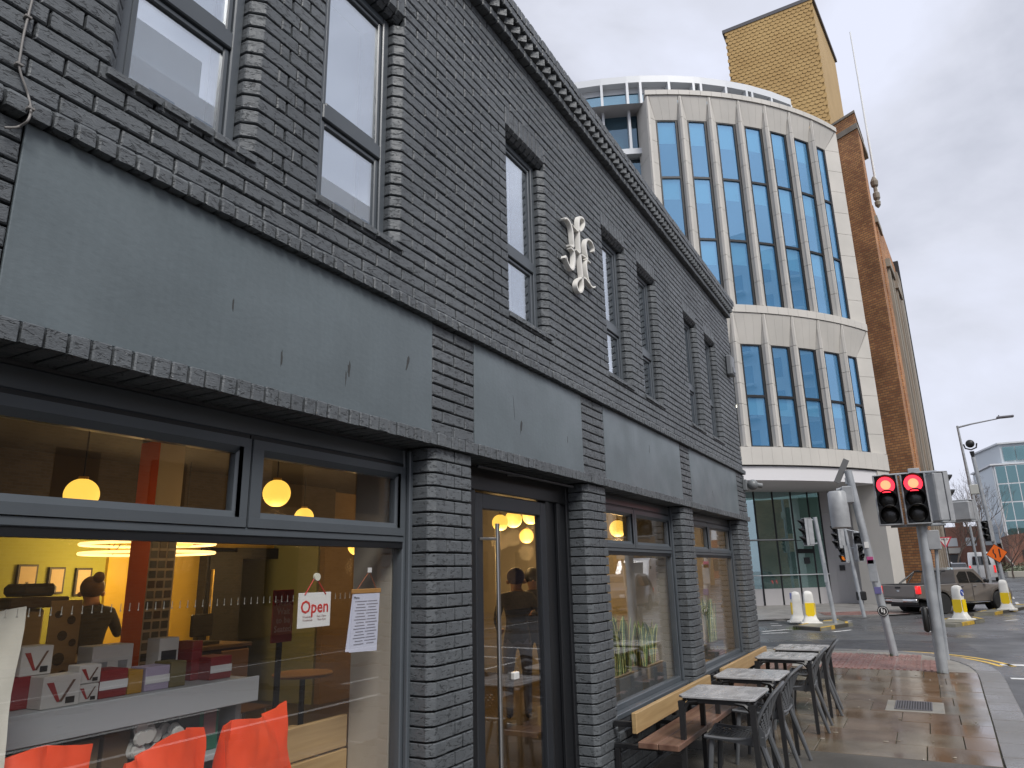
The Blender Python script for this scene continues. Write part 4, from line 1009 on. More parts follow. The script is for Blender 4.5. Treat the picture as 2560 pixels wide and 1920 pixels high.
def chair_parts():
    """moulded chair facing +y: lattice seat and back, rim, four splayed legs"""
    def seat_s(u, v):       # u across -1..1, v 0 front .. 1 rear
        x = u*(.235-.02*v); y = .25-.43*v; z = .445+.018*u*u-.03*math.sin(math.pi*v)*.7-.012*(1-v)**3
        return Vector((x, y, z))
    def back_s(u, v):       # v 0 bottom .. 1 top
        w = .215+.03*math.sin(v*2.6)-.02*v; x = u*w
        y = -.175-.07*v-.10*v*v+.075*u*u*(1-.3*v); z = .42+.41*v-.035*u*u*v*v-.015*u*u
        return Vector((x, y, z))
    def lattice(sf, nu, nv, r, du=.86, v0=.05, v1=.93):
        m = MB()
        for sgn in (1, -1):
            for k in range(-nv, nu+nv+1):
                pts = []
                for i in range(0, 25):
                    s = i/24; u = ((k+s*nv)/nu*2-1)*sgn; v = s
                    if abs(u) <= 1.0: pts.append(sf(u*du, v0+(v1-v0)*v))
                if len(pts) >= 2: m.tube(pts, r, 4, cap=False)
        return m
    def rim(sf, r, n=10, wide=1.0):
        loop = [sf(-1+2*i/n, 0) for i in range(n)]+[sf(1, i/n) for i in range(n)]+[sf(1-2*i/n, 1) for i in range(n)]+[sf(-1, 1-i/n) for i in range(n)]
        m = MB(); m.tube(loop+[loop[0]], r, 6, cap=False); return m
    def border(sf, e, th):
        """solid margin band round the lattice"""
        m = MB(); n = 12
        def strip_(f):
            for i in range(n):
                a, b = f(i/n), f((i+1)/n)
                m.add([a[0], b[0], b[1], a[1]], [(0, 1, 2, 3)])
        strip_(lambda s: (sf(-1, s), sf(-1+e, s))); strip_(lambda s: (sf(1-e, s), sf(1, s)))
        strip_(lambda s: (sf(-1+2*s, 1-e*.5), sf(-1+2*s, 1))); strip_(lambda s: (sf(-1+2*s, 0), sf(-1+2*s, e*.5)))
        return m
    seat = lattice(seat_s, 8, 7, .0078); seat.add(*(lambda q: (q.v, q.f))(rim(seat_s, .014))); seat.add(*(lambda q: (q.v, q.f))(border(seat_s, .16, .01)))
    back = lattice(back_s, 8, 7, .0088, v0=.04, v1=.86); back.add(*(lambda q: (q.v, q.f))(rim(back_s, .012))); back.add(*(lambda q: (q.v, q.f))(border(back_s, .17, .01)))
    n = 12                                                       # solid wings joining back and seat
    for s in (-1, 1):
        P = [(s*.232, .10, .452), (s*.235, -.05, .45), (s*.236, -.14, .47), (s*.228, -.165, .55), (s*.222, -.20, .50), (s*.215, -.20, .40), (s*.222, -.05, .405), (s*.225, .10, .425)]
        seat.add([Vector(p) for p in P]+[Vector((p[0]-s*.014, p[1], p[2])) for p in P], [tuple(range(8)), tuple(range(15, 7, -1))]+[(i, (i+1) % 8, 8+(i+1) % 8, 8+i) for i in range(8)])
    top = MB()
    legs = []
    for sx in (-1, 1):
        for f in (0, 1):
            a = Vector((sx*.195, .205 if f == 0 else -.165, .43)); b = Vector((sx*.215, .255 if f == 0 else -.295, 0))
            legs.append(MB().tube([a, (a+b)/2, b], [.024, .021, .016], 8))
    return seat, back, legs
CH_L = ['grey lattice chair at the table nearest the entrance', 'grey lattice chair at the second table from the entrance',
        'grey lattice chair at the third table from the entrance', 'grey lattice chair farthest from the entrance, near the junction']
seat_m, back_m, legs_m = chair_parts()
proto = thing('cafe_chair', CH_L[0], 'chair', (6.25, -.935, 0), 0.06, group='lattice chairs on the pavement')
seat_m.build('seat', M_CHAIR, proto, smooth=50); back_m.build('backrest', M_CHAIR, proto, smooth=50)
for l in legs_m: l.build('leg', M_CHAIR, proto, smooth=True)
for (x, y, rz_), l in zip([(7.36, -.92, -.05), (9.0, -.95, .04), (10.03, -.97, .08)], CH_L[1:]): copy_thing(proto, l, (x, y, 0), rz_)
# wall benches
M_PLANK = mat('wet_hardwood', (.115, .058, .040), .28, (.20, .115, .08), nscale=3, stretch=(.6, 6, 3), rough2=.5, bump=.15, bscale=30)
M_PINE = mat('pale_pine', (.36, .235, .105), .42, (.45, .31, .15), nscale=4, stretch=(.5, 5, 9), bump=.1, bscale=25)
def bench(xa, xb, cut, label):
    t = thing('wall_bench', label, 'bench', (xa, 0, 0), group='wooden benches fixed to the cafe wall')
    L_ = xb-xa
    for i in range(2):
        y = -.245-.165*i
        for (p, q) in ((0, cut*.62), (cut*.62+.004, L_)):
            MB().bbox(p, q, y-.16, y, .375, .42, .005).build('seat_plank', M_PLANK, t)
    for (p, q) in ((0, cut), (cut+.004, L_)):
        MB().bbox(p, q, -.245, -.205, .475, .625, .004).build('back_board', M_PINE, t)
    n = 3
    for i in range(n):
        x = .12+(L_-.24)*i/(n-1)
        m = MB(); m.bbox(x-.02, x+.02, -.40, -.012, .342, .374, .003); m.bbox(x-.02, x+.02, -.05, -.011, .08, .341, .003); m.bbox(x-.02, x+.02, -.204, -.17, .4205, .60, .003); m.bbox(x-.02, x+.02, -.169, -.012, .50, .54, .003)
        m.build('bracket', M_BLACK, t)
    return t
bench(5.75, 8.05, 1.35, 'wooden wall bench below the snake plant window, next to the entrance')
bench(8.60, 11.2, 1.35, 'wooden wall bench below the last window, by the street corner')
def spikes(xa, xb, label):
    t = thing('spike_strip', label, 'spike strip', (xa, -.02, .478)); n = int((xb-xa)/.055)
    MB().bbox(0, xb-xa, -.07, .0, -.012, .0, .002).build('base', M_BLACK, t)
    for i in range(n):
        if (i*7) % 11 == 0: continue
        h = .035+.02*((i*5) % 3)/2
        MB().prism([(-.055, 0), (-.01, 0), (-.02, h), (-.05, h*.8)], 'x', .02+i*.055, .035+i*.055).build('spike', M_BLACK, t)
spikes(6.1, 8.3, 'black plastic strip along the sill of the snake plant window')
spikes(8.95, 11.2, 'black plastic strip along the sill of the last window')
# ================================================================== fixtures on the facade
# white script monogram, strokes as rounded bars standing off the wall
MONO = thing('monogram_sign', 'white script monogram mounted on the black brick wall', 'sign', (5.65, 0, 4.57))
M_MONO = mat('cream_letter', (.76, .74, .69), .45)
def catmull(P, n=8):
    o = []; P = [P[0]]+P+[P[-1]]
    for i in range(1, len(P)-2):
        p0, p1, p2, p3 = [Vector(P[k]) for k in (i-1, i, i+1, i+2)]
        for k in range(n):
            t = k/n; o.append(.5*((2*p1)+(p2-p0)*t+(2*p0-5*p1+4*p2-p3)*t*t+(3*p1-p0-3*p2+p3)*t**3))
    o.append(Vector(P[-2])); return o
def stroke(pts, wid, name='stroke', y0=-.055, y1=-.012):
    """calligraphic stroke in the wall plane: pts (x, z), wid widths"""
    C = catmull([(p[0], p[1], w) for p, w in zip(pts, wid)]); m = MB(); vs = []
    n = len(C)
    for i, c in enumerate(C):
        a, b = C[max(i-1, 0)], C[min(i+1, n-1)]; t = Vector((b.x-a.x, b.y-a.y)); t = t.normalized() if t.length else Vector((0, 1)); nn = Vector((-t.y, t.x))*c.z/2
        vs += [(c.x+nn.x, y1, c.y+nn.y), (c.x+nn.x, y0+.008, c.y+nn.y), (c.x+nn.x*.8, y0, c.y+nn.y*.8), (c.x-nn.x*.8, y0, c.y-nn.y*.8), (c.x-nn.x, y0+.008, c.y-nn.y), (c.x-nn.x, y1, c.y-nn.y)]
    fs = []
    for i in range(n-1):
        for k in range(5): fs.append((i*6+k, i*6+k+1, (i+1)*6+k+1, (i+1)*6+k))
    fs.append(tuple(range(6))); fs.append(tuple(range((n-1)*6, n*6)))
    return m.add(vs, fs).build(name, M_MONO, MONO, smooth=50)
# picture-plane picks of the monogram (x right, y down, 691 px per 100) turned into wall metres
def WP(u, v):
    px_, py_ = 1360+u/6.91, 520+v/6.91
    a = (px_-1280)/F_PX; b = -(py_-960)/F_PX; r = R2*a+U2*b+fw; t = (CAM.y*-1-.045)/r.y
    return (CAM.x+r.x*t-5.65, CAM.z+r.z*t-4.57)
def mono(pts, wid): stroke([WP(*p) for p in pts], [w*.42 for w in wid])
mono([(340, 190), (385, 185), (440, 260), (480, 400), (495, 560), (500, 670), (440, 640)], [.03, .05, .06, .075, .07, .045, .04])
mono([(450, 690), (505, 750), (520, 900), (500, 1050), (450, 1040), (400, 940), (370, 840), (350, 870)], [.03, .055, .08, .06, .04, .04, .045, .03])
mono([(470, 280), (520, 350), (580, 400), (650, 380), (690, 280), (670, 190), (615, 165), (590, 240), (595, 400), (610, 700), (635, 1000), (660, 1250), (665, 1380), (635, 1450), (585, 1430), (555, 1330), (580, 1250), (640, 1210), (700, 1215), (770, 1300), (830, 1370), (880, 1360)], [.02, .03, .035, .04, .045, .05, .06, .075, .07, .07, .075, .07, .065, .055, .05, .05, .045, .04, .04, .045, .045, .03])
mono([(850, 760), (850, 690), (810, 590), (745, 545), (710, 620), (720, 760), (740, 870), (730, 900)], [.045, .04, .04, .05, .065, .07, .055, .03])
mono([(790, 950), (740, 910), (720, 960), (730, 1100), (760, 1250), (800, 1330)], [.025, .035, .06, .07, .05, .03])
mono([(545, 720), (600, 780), (660, 820), (720, 860)], [.03, .035, .035, .03])
for (u, v) in ((575, 1020), (540, 690), (570, 400), (430, 680)):
    x, z = WP(u, v); MB().tube([(x, -.03, z), (x, .0, z)], .006, 6).build('stud', M_STEEL, MONO)
# cable with clips at the upper left
cb_ = thing('wall_cable', 'grey cable clipped to the brick wall at the upper left', 'cable', (0, 0, 0))
M_CABLE = mat('grey_cable', (.20, .19, .18), .5)
pc = []
for (u, v) in ((430, -60), (400, 60), (360, 220), (300, 470), (262, 700), (245, 830), (270, 960), (320, 1100), (370, 1260), (395, 1400), (390, 1470), (350, 1560), (260, 1620), (180, 1640), (60, 1640)):
    px_, py_ = u/5.144, v/5.144; a = (px_-1280)/F_PX; b = -(py_-960)/F_PX; r = R2*a+U2*b+fw; yy = -.012 if v < 1300 else (-.06 if v < 1600 else -.03); t = (yy-CAM.y)/r.y; pc.append(CAM+r*t)
MB().tube(catmull([tuple(p) for p in pc], 5), .0042, 8).build('lead', M_CABLE, cb_, smooth='all')
for i in (2, 5, 9):
    p = pc[i]; MB().bbox(p.x-.011, p.x+.011, p.y-.008, p.y+.012, p.z-.005, p.z+.005, .002).build('clip', M_CABLE, cb_)
# alarm box and camera at the far corner
ab = thing('alarm_box', 'grey alarm box high on the brick wall by the corner', 'alarm box', (11.72, 0, 4.95))
MB().bbox(-.12, .12, -.10, -.003, -.18, .16, .02).build('cover', mat('alarm_cover', (.17, .18, .19), .4), ab); MB().bbox(-.08, .08, -.112, -.099, -.14, -.05, .008).build('strobe', mat('strobe_grey', (.12, .13, .14), .3), ab)
cc = thing('dome_camera', 'small security camera bracketed to the corner of the cafe', 'camera', (11.98, -.02, 3.0))
MB().bbox(-.05, .05, -.05, .02, -.09, .09, .012).build('bracket', mat('cam_grey', (.16, .17, .175), .4), cc)
MB().sphere((0.02, -.13, 0), .085, 16, 10).build('dome', mat('cam_grey'  , (.16,.17,.175)), cc, smooth='all'); MB().tube([(.02, -.16, -.0), (.08, -.26, -.02)], .04, 12).build('lens_hood', mat('cam_grey', (.1,.1,.1)), cc)
# ================================================================== poles, signals, bollards, signs
M_GALV = mat('galvanised_steel', (.40, .42, .435), .45, (.30, .32, .34), nscale=5, metal=.2, spec=.4)
M_SIGG = mat('signal_grey', (.36, .37, .38), .4, (.29, .30, .31), nscale=6); M_SIGB = mat('signal_black', (.012, .012, .012), .5)
M_REDL = mat('red_signal_light', (.6, .02, .02), .4, emit=(1.0, .035, .06), estr=1.15)
M_REDC = mat('red_signal_core', (.8, .1, .05), .4, emit=(1.0, .25, .12), estr=1.1)
M_LENS = mat('dark_lens', (.02, .018, .016), .2); M_AMB = mat('amber_lens', (.25, .07, .01), .3, emit=(1, .25, .02), estr=.25)
def signal_head(parent, loc, rotz, n=3, lit=None, w=.37, h=None, lens=.145, amber=False, board=M_SIGB, back=M_SIGG):
    """head facing local -x; thing > head > lens/visor"""
    h = h or n*.255+.05
    m = MB(); m.bbox(-.02, .15, -w/2, w/2, -h/2, h/2, .02)
    m.prism([(-w/2-.012, -.02), (w/2+.012, -.02), (w/2-.03, .17), (-w/2+.03, .17)], 'z', h/2-.004, h/2+.018) if False else None
    m.bbox(-.10, -.02, -w/2-.006, -w/2+.02, -h/2, h/2, .004); m.bbox(-.10, -.02, w/2-.02, w/2+.006, -h/2, h/2, .004); m.bbox(-.10, .12, -w/2-.004, w/2+.004, h/2+.001, h/2+.022, .006); m.bbox(-.10, .12, -w/2-.004, w/2+.004, -h/2-.022, -h/2-.001, .006)
    hd_ = m.build('signal_head', back, parent); hd_.location = loc; hd_.rotation_euler = (0, 0, rotz)
    m = MB(); m.box(-.026, -.0205, -w/2+.021, w/2-.021, -h/2+.01, h/2-.01); m.build('face', board, hd_)
    step = (h-.05)/n
    for i in range(n):
        z = h/2-.025-step*(i+.5); on = (lit == i)
        L_ = MB(); L_.lathe([(lens*.985, -.027), (lens*.9, -.045), (lens*.6, -.062), (.002, -.07)], 20, (0, 0, z), 'x')
        L_.build('lens', M_REDL if on else (M_AMB if (amber and i == n-1) else M_LENS), hd_, smooth='all')
        if on: MB().lathe([(lens*.55, -.0655), (lens*.3, -.072), (.002, -.074)], 16, (0, 0, z), 'x').build('lens_core', M_REDC, hd_, smooth='all')
        V = MB(); k = 16                           # visor: three quarters of a tube, cut back underneath
        vs = []
        for j in range(k+1):
            th = math.radians(-35+250*j/k); c_, s_ = math.cos(th), math.sin(th); ln = .10+.14*max(0, s_)
            for r_ in (lens*1.04, lens*1.12): vs += [(-.027, r_*c_, z+r_*s_), (-.027-ln, r_*c_*.98, z+r_*s_*.98)]
        fs = []
        for j in range(k):
            a, b = j*4, (j+1)*4; fs += [(a, b, b+1, a+1), (a+2, a+3, b+3, b+2), (a+1, b+1, b+3, a+3)]
        V.add(vs, fs).build('visor', M_SIGB, hd_, smooth='all')
    return hd_
def pole(parent, top, r=.057, n=14, cap=True, base=(0, 0, 0)):
    MB().tube([base, ((base[0]+top[0])/2, (base[1]+top[1])/2, (base[2]+top[2])/2), top], r, n).build('pole', M_GALV, parent, smooth=True)
# signal with two red heads, on the near corner
T2 = thing('traffic_signal', 'traffic signal on the near corner with two glowing red heads', 'traffic signal', (14.15, -2.39, 0))
pole(T2, (.02, -.06, 3.20), .085)
signal_head(T2, (-.13, .40, 2.78), .05, 3, 0); signal_head(T2, (-.13, -.02, 2.78), .05, 3, 0)
signal_head(T2, (.20, -.38, 2.80), math.radians(118), 3, None, lens=.12)
signal_head(T2, (.22, -.66, 2.55), math.radians(160), 1, None, lens=.12, h=.32)
m = MB(); m.tube([(.02, .42, 3.22), (.02, -.40, 3.22)], .025, 8); m.tube([(.02, .42, 2.34), (.02, -.40, 2.34)], .025, 8); m.tube([(.02, -.06, 3.2), (.2, -.38, 3.24)], .025, 8); m.bbox(-.07, .11, -.15, .03, 3.2, 3.3, .01); m.build('bracket', M_GALV, T2)
MB().bbox(-.05, .1, -.28, -.09, 1.93, 2.25, .012).build('junction_box', M_SIGG, T2)
MB().bbox(-.06, .06, .075, .17, .62, 1.02, .03).build('push_button_box', M_SIGB, T2, smooth=60)
MB().tube([(.05, -.20, 1.95), (.05, -.13, 1.2), (.04, -.10, .2)], .03, 8).build('cable_duct', M_GALV, T2)
# leaning pole with a signal seen from behind
T1 = thing('signal_pole', 'leaning grey pole with stickers and a signal housing turned away', 'signal pole', (16.44, -1.62, 0))
pole(T1, (-.02, .35, 3.62), .075)
MB().lathe([(.16, -.39), (.185, -.37), (.19, 0), (.185, .33), (.15, .37), (.02, .38)], 20, (-.05, .62, 2.84)).build('housing', M_SIGG, T1, smooth=40)
MB().bbox(-.1, .1, .30, .52, 2.95, 3.30, .02).build('junction_box', M_SIGG, T1)
m = MB(); m.tube([(-.05, .62, 3.24), (-.02, .33, 3.3)], .025, 8); m.tube([(-.02, .35, 3.3), (-.05, .25, 3.1), (-.06, .24, 2.85), (-.03, .28, 2.72)], .012, 6); m.bbox(-.06, .04, .27, .43, 3.34, 3.48, .01); m.build('bracket', M_GALV, T1)
q = MB().bbox(-.012, .012, -.06, .06, -.27, .27, .004).build('detector_panel', mat('panel_grey', (.12, .12, .12), .3), T1); q.location = (-.03, .47, 3.62); q.rotation_euler = (math.radians(28), 0, math.radians(20))
def plate(parent, z, hh, ww, m_, lean=.0965):
    y = z*lean; o = MB().bbox(-.092, -.082, y-ww/2, y+ww/2, z-hh/2, z+hh/2, .003).build('plate', m_, parent); return o
plate(T1, 1.60, .42, .15, M_GALV); plate(T1, 1.22, .13, .12, mat('sticker_blue', (.14, .13, .30), .5)); plate(T1, 1.80, .14, .12, mat('sticker_pink', (.45, .08, .22), .5)); plate(T1, 2.1, .12, .08, M_WHITE)
for (r, x, m_) in ((.10, -.095, M_SIGB), (.082, -.099, M_WHITE), (.072, -.102, M_SIGB)):
    MB().lathe([(r, x), (r, x-.003)], 24, (0, .08, .83), 'x').build('round_sign', m_, T1)
MB().bbox(-.108, -.104, .045, .07, .79, .86).build('round_sign', M_WHITE, T1); MB().bbox(-.108, -.104, .085, .11, .81, .88).build('round_sign', M_WHITE, T1)
# island signals
T3 = thing('traffic_signal', 'traffic signal on the island next to the beacon bollards, seen from behind', 'traffic signal', (24.82, .25, ZR+.08))
pole(T3, (-.03, .19, 3.2), .065)
signal_head(T3, (-.1, .46, 2.75), math.radians(-62), 3, None, lens=.11, w=.30)
m = MB(); m.tube([(-.03, .19, 3.1), (-.08, .44, 3.14)], .025, 6); m.tube([(-.03, .15, 2.4), (-.08, .42, 2.36)], .025, 6); m.build('bracket', M_GALV, T3)
plate(T3, 1.5, .6, .10, M_GALV, .06)
T4 = thing('traffic_signal', 'traffic signal with small low heads at the far kerb by the stone wall', 'traffic signal', (28.41, -.32, ZR+.05))
pole(T4, (-.02, .26, 3.3), .065)
signal_head(T4, (-.1, .46, 2.72), math.radians(-50), 3, None, lens=.11, w=.30); signal_head(T4, (-.08, .36, 2.12), math.radians(-30), 2, None, lens=.09, w=.24, amber=True)
signal_head(T4, (-.05, -.16, 2.62), math.radians(-8), 1, None, lens=.10, w=.30, h=.40); signal_head(T4, (-.05, -.12, 2.15), math.radians(40), 2, None, lens=.09, w=.22)
MB().bbox(-.06, .06, -.16, .16, .55, .85, .03).build('push_button_box', M_SIGB, T4)
m = MB(); m.tube([(-.03, .5, 3.05), (-.03, -.2, 2.85)], .022, 6); m.tube([(-.03, .4, 2.32), (-.03, -.2, 2.32)], .022, 6); m.build('bracket', M_GALV, T4)
# beacon bollards
M_BOLW = mat('bollard_white', (.72, .71, .66), .45, (.60, .59, .55), nscale=4); M_BOLY = mat('bollard_yellow', (.80, .56, .01), .4); M_BLUE = mat('sign_blue', (.03, .07, .35), .4)
def beacon(loc, rotz, label, arrow, h=.98, rounded=True, parentz=0):
    t = thing('beacon_bollard', label, 'bollard', loc, rotz, group='white and yellow beacon bollards on the islands')
    prof = [(.24, .0), (.24, .05), (.19, .13), (.165, .22), (.15, .6), (.14, h-.12), (.115, h-.04), (.05, h), (.005, h+.004)]
    m = MB(); n = 20; vs = []
    for (r, z) in prof:
        for k in range(n):
            th = 2*math.pi*k/n; vs.append((spow(math.cos(th), .45)*r*.72, spow(math.sin(th), .45)*r, z))
    fs = [(i*n+k, i*n+(k+1) % n, (i+1)*n+(k+1) % n, (i+1)*n+k) for i in range(len(prof)-1) for k in range(n)]+[tuple(range(n))[::-1]]
    m.add(vs, fs); b_ = m.build('body', M_BOLW, t, smooth=40)
    MB().bbox(-.24, .24, -.30, .30, -.04, .02, .01).build('base', M_BOLW, t)
    def panel(x, w0, w1, z0, z1, m_, name, side=False):
        P = [(-w0, z0+.08), (-w0*.5, z0+.005), (w0*.5, z0+.005), (w0, z0+.08), (w1, z1), (-w1, z1)]
        if side: MB().prism([(p[0]*.7, p[1]) for p in P], 'y', -.168+.0, -.150+.0).build(name, m_, t)
        else: MB().prism(P, 'x', -x, -x+.02).build(name, m_, t)
    panel(.124, .135, .13, .17, .58, M_BOLY, 'yellow_panel'); panel(.124, .135, .13, .17, .58, M_BOLY, 'yellow_panel', True)
    if arrow:
        pts = [(.10*math.cos(2*math.pi*k/20)*.75, .78+.10*math.sin(2*math.pi*k/20)) for k in range(20)]
        MB().prism(pts, 'y', -.158, -.14).build('arrow_disc', M_BLUE, t)
        MB().prism([(-.045, .82), (-.02, .83), (.05, .75), (.055, .79), (.07, .72), (.0, .71), (.03, .735)], 'y', -.1595, -.1582).build('arrow', M_WHITE, t)
    return t
ZI = ZR+.10
beacon((25.55, 1.42, ZI-.02), math.radians(200), 'rounded beacon bollard with blue disc, behind its flat neighbour', True, .92)
beacon((24.75, .93, ZI), math.radians(15), 'flat cream beacon bollard in front, at the weedy island corner', False, .94)
beacon((27.0, -3.14, ZI), math.radians(-32), 'beacon bollard with blue arrow disc by the pickup rear wheel', True, 1.0)
beacon((32.8, -4.80, ZI), math.radians(-10), 'beacon bollard by the pickup front wheel, below the orange sign', False, 1.04)
# camera pole with signal head and orange works sign
TP = thing('camera_pole', 'tall pole with black camera on top and signal head, beyond the pickup', 'pole', (35.9, -5.12, ZR))
pole(TP, (0, .28, 6.1), .075)
MB().tube([(0, .28, 6.1), (0, .29, 6.35)], [.06, .09], 10).build('mount', M_BLACK, TP); MB().sphere((0, .30, 6.68), .17, 14, 10).build('camera_dome', M_BLACK, TP, smooth='all')
MB().tube([(0, .06, 6.68), (0, .1, 6.5), (0, .3, 6.42), (0, .5, 6.5), (0, .54, 6.68)], .03, 6).build('yoke', M_BLACK, TP)
MB().bbox(-.1, .1, .30, .62, 4.55, 4.95, .02).build('equipment_box', mat('box_beige', (.42, .42, .38), .5), TP)
signal_head(TP, (-.1, .26, 3.02), math.radians(-38), 3, None, lens=.11, w=.30)
OS = thing('works_sign', 'orange diamond road works sign showing a narrowing lane', 'sign', (35.78, -5.02, 2.06))
M_OR = mat('orange_sign', (.90, .16, .008), .45)
s2 = .36
MB().prism([(-s2-.03, 0), (0, -s2-.03), (s2+.03, 0), (0, s2+.03)], 'x', -.002, .012).build('border', M_BLACK, OS); MB().prism([(-s2, 0), (0, -s2), (s2, 0), (0, s2)], 'x', -.008, -.0021).build('face', M_OR, OS)
MB().prism([(-.11, -.17), (-.06, -.17), (-.09, .17), (-.14, .17)], 'x', -.012, -.0081).build('bar', M_BLACK, OS)
MB().prism([(.10, -.17), (.06, -.17), (.04, -.04), (.09, .04), (.06, .17), (.10, .17), (.135, .05), (.085, -.05)], 'x', -.012, -.0081).build('bar', M_BLACK, OS)
OS.rotation_euler = (math.radians(-6), 0, math.radians(-8))
YS = thing('yield_sign', 'triangular red and white yield sign in front of the brick building', 'sign', (42.0, -3.42, 0))
pole(YS, (0, 0, 2.9), .035, 8, base=(.06, 0, ZR))
MB().prism([(-.33, 2.98), (.33, 2.98), (0, 2.40)], 'x', -.01, .0).build('border', mat('sign_red', (.55, .02, .05), .4), YS); MB().prism([(-.235, 2.93), (.235, 2.93), (0, 2.515)], 'x', -.014, -.0101).build('face', M_WHITE, YS)
text_mesh('YIELD', .125, M_BLACK, 'lettering', YS, frame_M((-.016, 0, 2.86), (0, -1, 0), (0, 0, 1)), .001, .002)
# street lamp
SL = thing('street_lamp', 'tall grey street lamp with one arm reaching over the road', 'street lamp', (49.9, -5.45, rz(49.9)))
MB().tube([(0, 0, 0), (0, 0, 4.3), (0, .15, 9.7)], [.13, .11, .06], 12).build('pole', M_GALV, SL, smooth=True)
MB().tube([(0, .15, 9.6), (-.05, -.6, 9.72), (-.15, -1.9, 9.86)], [.06, .045, .035], 8).build('arm', M_GALV, SL, smooth=True)
MB().bbox(-.30, .02, -2.7, -1.85, 9.86, 9.98, .03).build('lantern', mat('lamp_grey', (.16, .16, .18), .4), SL)
MB().tube([(-.14, -1.98, 9.98), (-.14, -1.98, 10.06)], .03, 8).build('sensor', M_BLACK, SL)
M_POLE2 = thing('street_lamp', 'short second lamp post standing left of the tall street lamp', 'street lamp', (60, -5.6, rz(60)))
MB().tube([(0, 0, 0), (0, .05, 4.2)], .07, 8).build('pole', M_GALV, M_POLE2)
# ================================================================== vehicles
M_TYRE = mat('tyre_rubber', (.018, .018, .018), .75); M_RIM = mat('alloy_rim', (.30, .29, .28), .35, metal=.8)
M_CARG = glass('car_glass', .10, tint=(.16, .19, .20), opaque=.55, body=(.02, .025, .028)); M_TAIL = mat('tail_light', (.45, .012, .015), .2, coat=.6, emit=(1, .03, .03), estr=.35)
M_CHROME = mat('chrome', (.6, .6, .6), .18, metal=1.0)
def paint(name, c): return mat(name, c, .32, metal=.35, coat=.7)
def wheel(parent, x, y, r, w, spokes=10):
    s = 1 if y > 0 else -1
    t = MB(); t.lathe([(r*.66, -w/2), (r*.93, -w/2), (r, -w*.30), (r, w*.30), (r*.93, w/2), (r*.66, w/2)], 28, (x, y, r), 'y'); o = t.build('wheel', M_TYRE, parent, smooth=40)
    f = MB(); yy = y+s*w*.36
    f.lathe([(r*.69, -.02), (r*.69, .02), (r*.60, .02), (r*.60, -.02)], 28, (x, yy, r), 'y'); f.lathe([(r*.15, -.02), (r*.15, .02)], 14, (x, yy, r), 'y')
    for k in range(spokes):
        a = 2*math.pi*k/spokes; d = Vector((math.cos(a), 0, math.sin(a))); e = Vector((-d.z, 0, d.x))*r*.055
        p0 = Vector((x, yy, r))+d*r*.12; p1 = Vector((x, yy, r))+d*r*.63; n_ = Vector((0, s*.018, 0))
        f.add([p0-e, p0+e, p1+e*.8, p1-e*.8, p0-e+n_, p0+e+n_, p1+e*.8+n_, p1-e*.8+n_], [(0,1,2,3), (7,6,5,4), (0,4,5,1), (1,5,6,2), (2,6,7,3), (3,7,4,0)])
    f.build('rim', M_RIM, o, smooth=40)
    MB().lathe([(r*.66, -.01), (r*.66, .0)], 24, (x, y+s*w*.10, r), 'y').build('hub', M_BLACK, o)
def loft(secs, closed=True):
    m = MB(); n = len(secs[0]); vs = [p for s in secs for p in s]; fs = []
    for i in range(len(secs)-1):
        for k in range(n): l = (k+1) % n; fs.append((i*n+k, i*n+l, (i+1)*n+l, (i+1)*n+k))
    fs += [tuple(range(n))[::-1], tuple(range((len(secs)-1)*n, len(secs)*n))]
    return m.add(vs, fs)
def body_shell(outline, halfw, tuck=.10, parent=None, m_=None, name='body', shoulder=None):
    """side outline (x,z) lofted across the car: full in the middle, tucked in towards the sides"""
    zs = [p[1] for p in outline]; zm = (max(zs)+min(zs))/2; secs = []
    cx = sum(p[0] for p in outline)/len(outline)
    for (f, s) in ((-1, .93), (-.97, .985), (-.85, 1.0), (.85, 1.0), (.97, .985), (1, .93)):
        secs.append([(cx+(x-cx)*(s if abs(f) > .9 else 1), f*halfw-math.copysign(tuck*max(0, (z-zm))/max(.01, max(zs)-zm)*abs(f), f), zm+(z-zm)*(s if abs(f) > .9 else 1)) for x, z in outline])
    return loft(secs).build(name, m_, parent, smooth=35)
def side_pane(pts, y, s, lean, parent, m_, name='window'):
    """window on the car side: pts (x,z); leans inwards with height"""
    z0 = min(p[1] for p in pts); vs = [(x, s*(y-lean*(z-z0)), z) for x, z in pts]; n = len(vs)
    return MB().add(vs+[(p[0], p[1]-s*.012, p[2]) for p in vs], [tuple(range(n)), tuple(range(2*n-1, n-1, -1))]+[(i, (i+1) % n, n+(i+1) % n, n+i) for i in range(n)]).build(name, m_, parent)
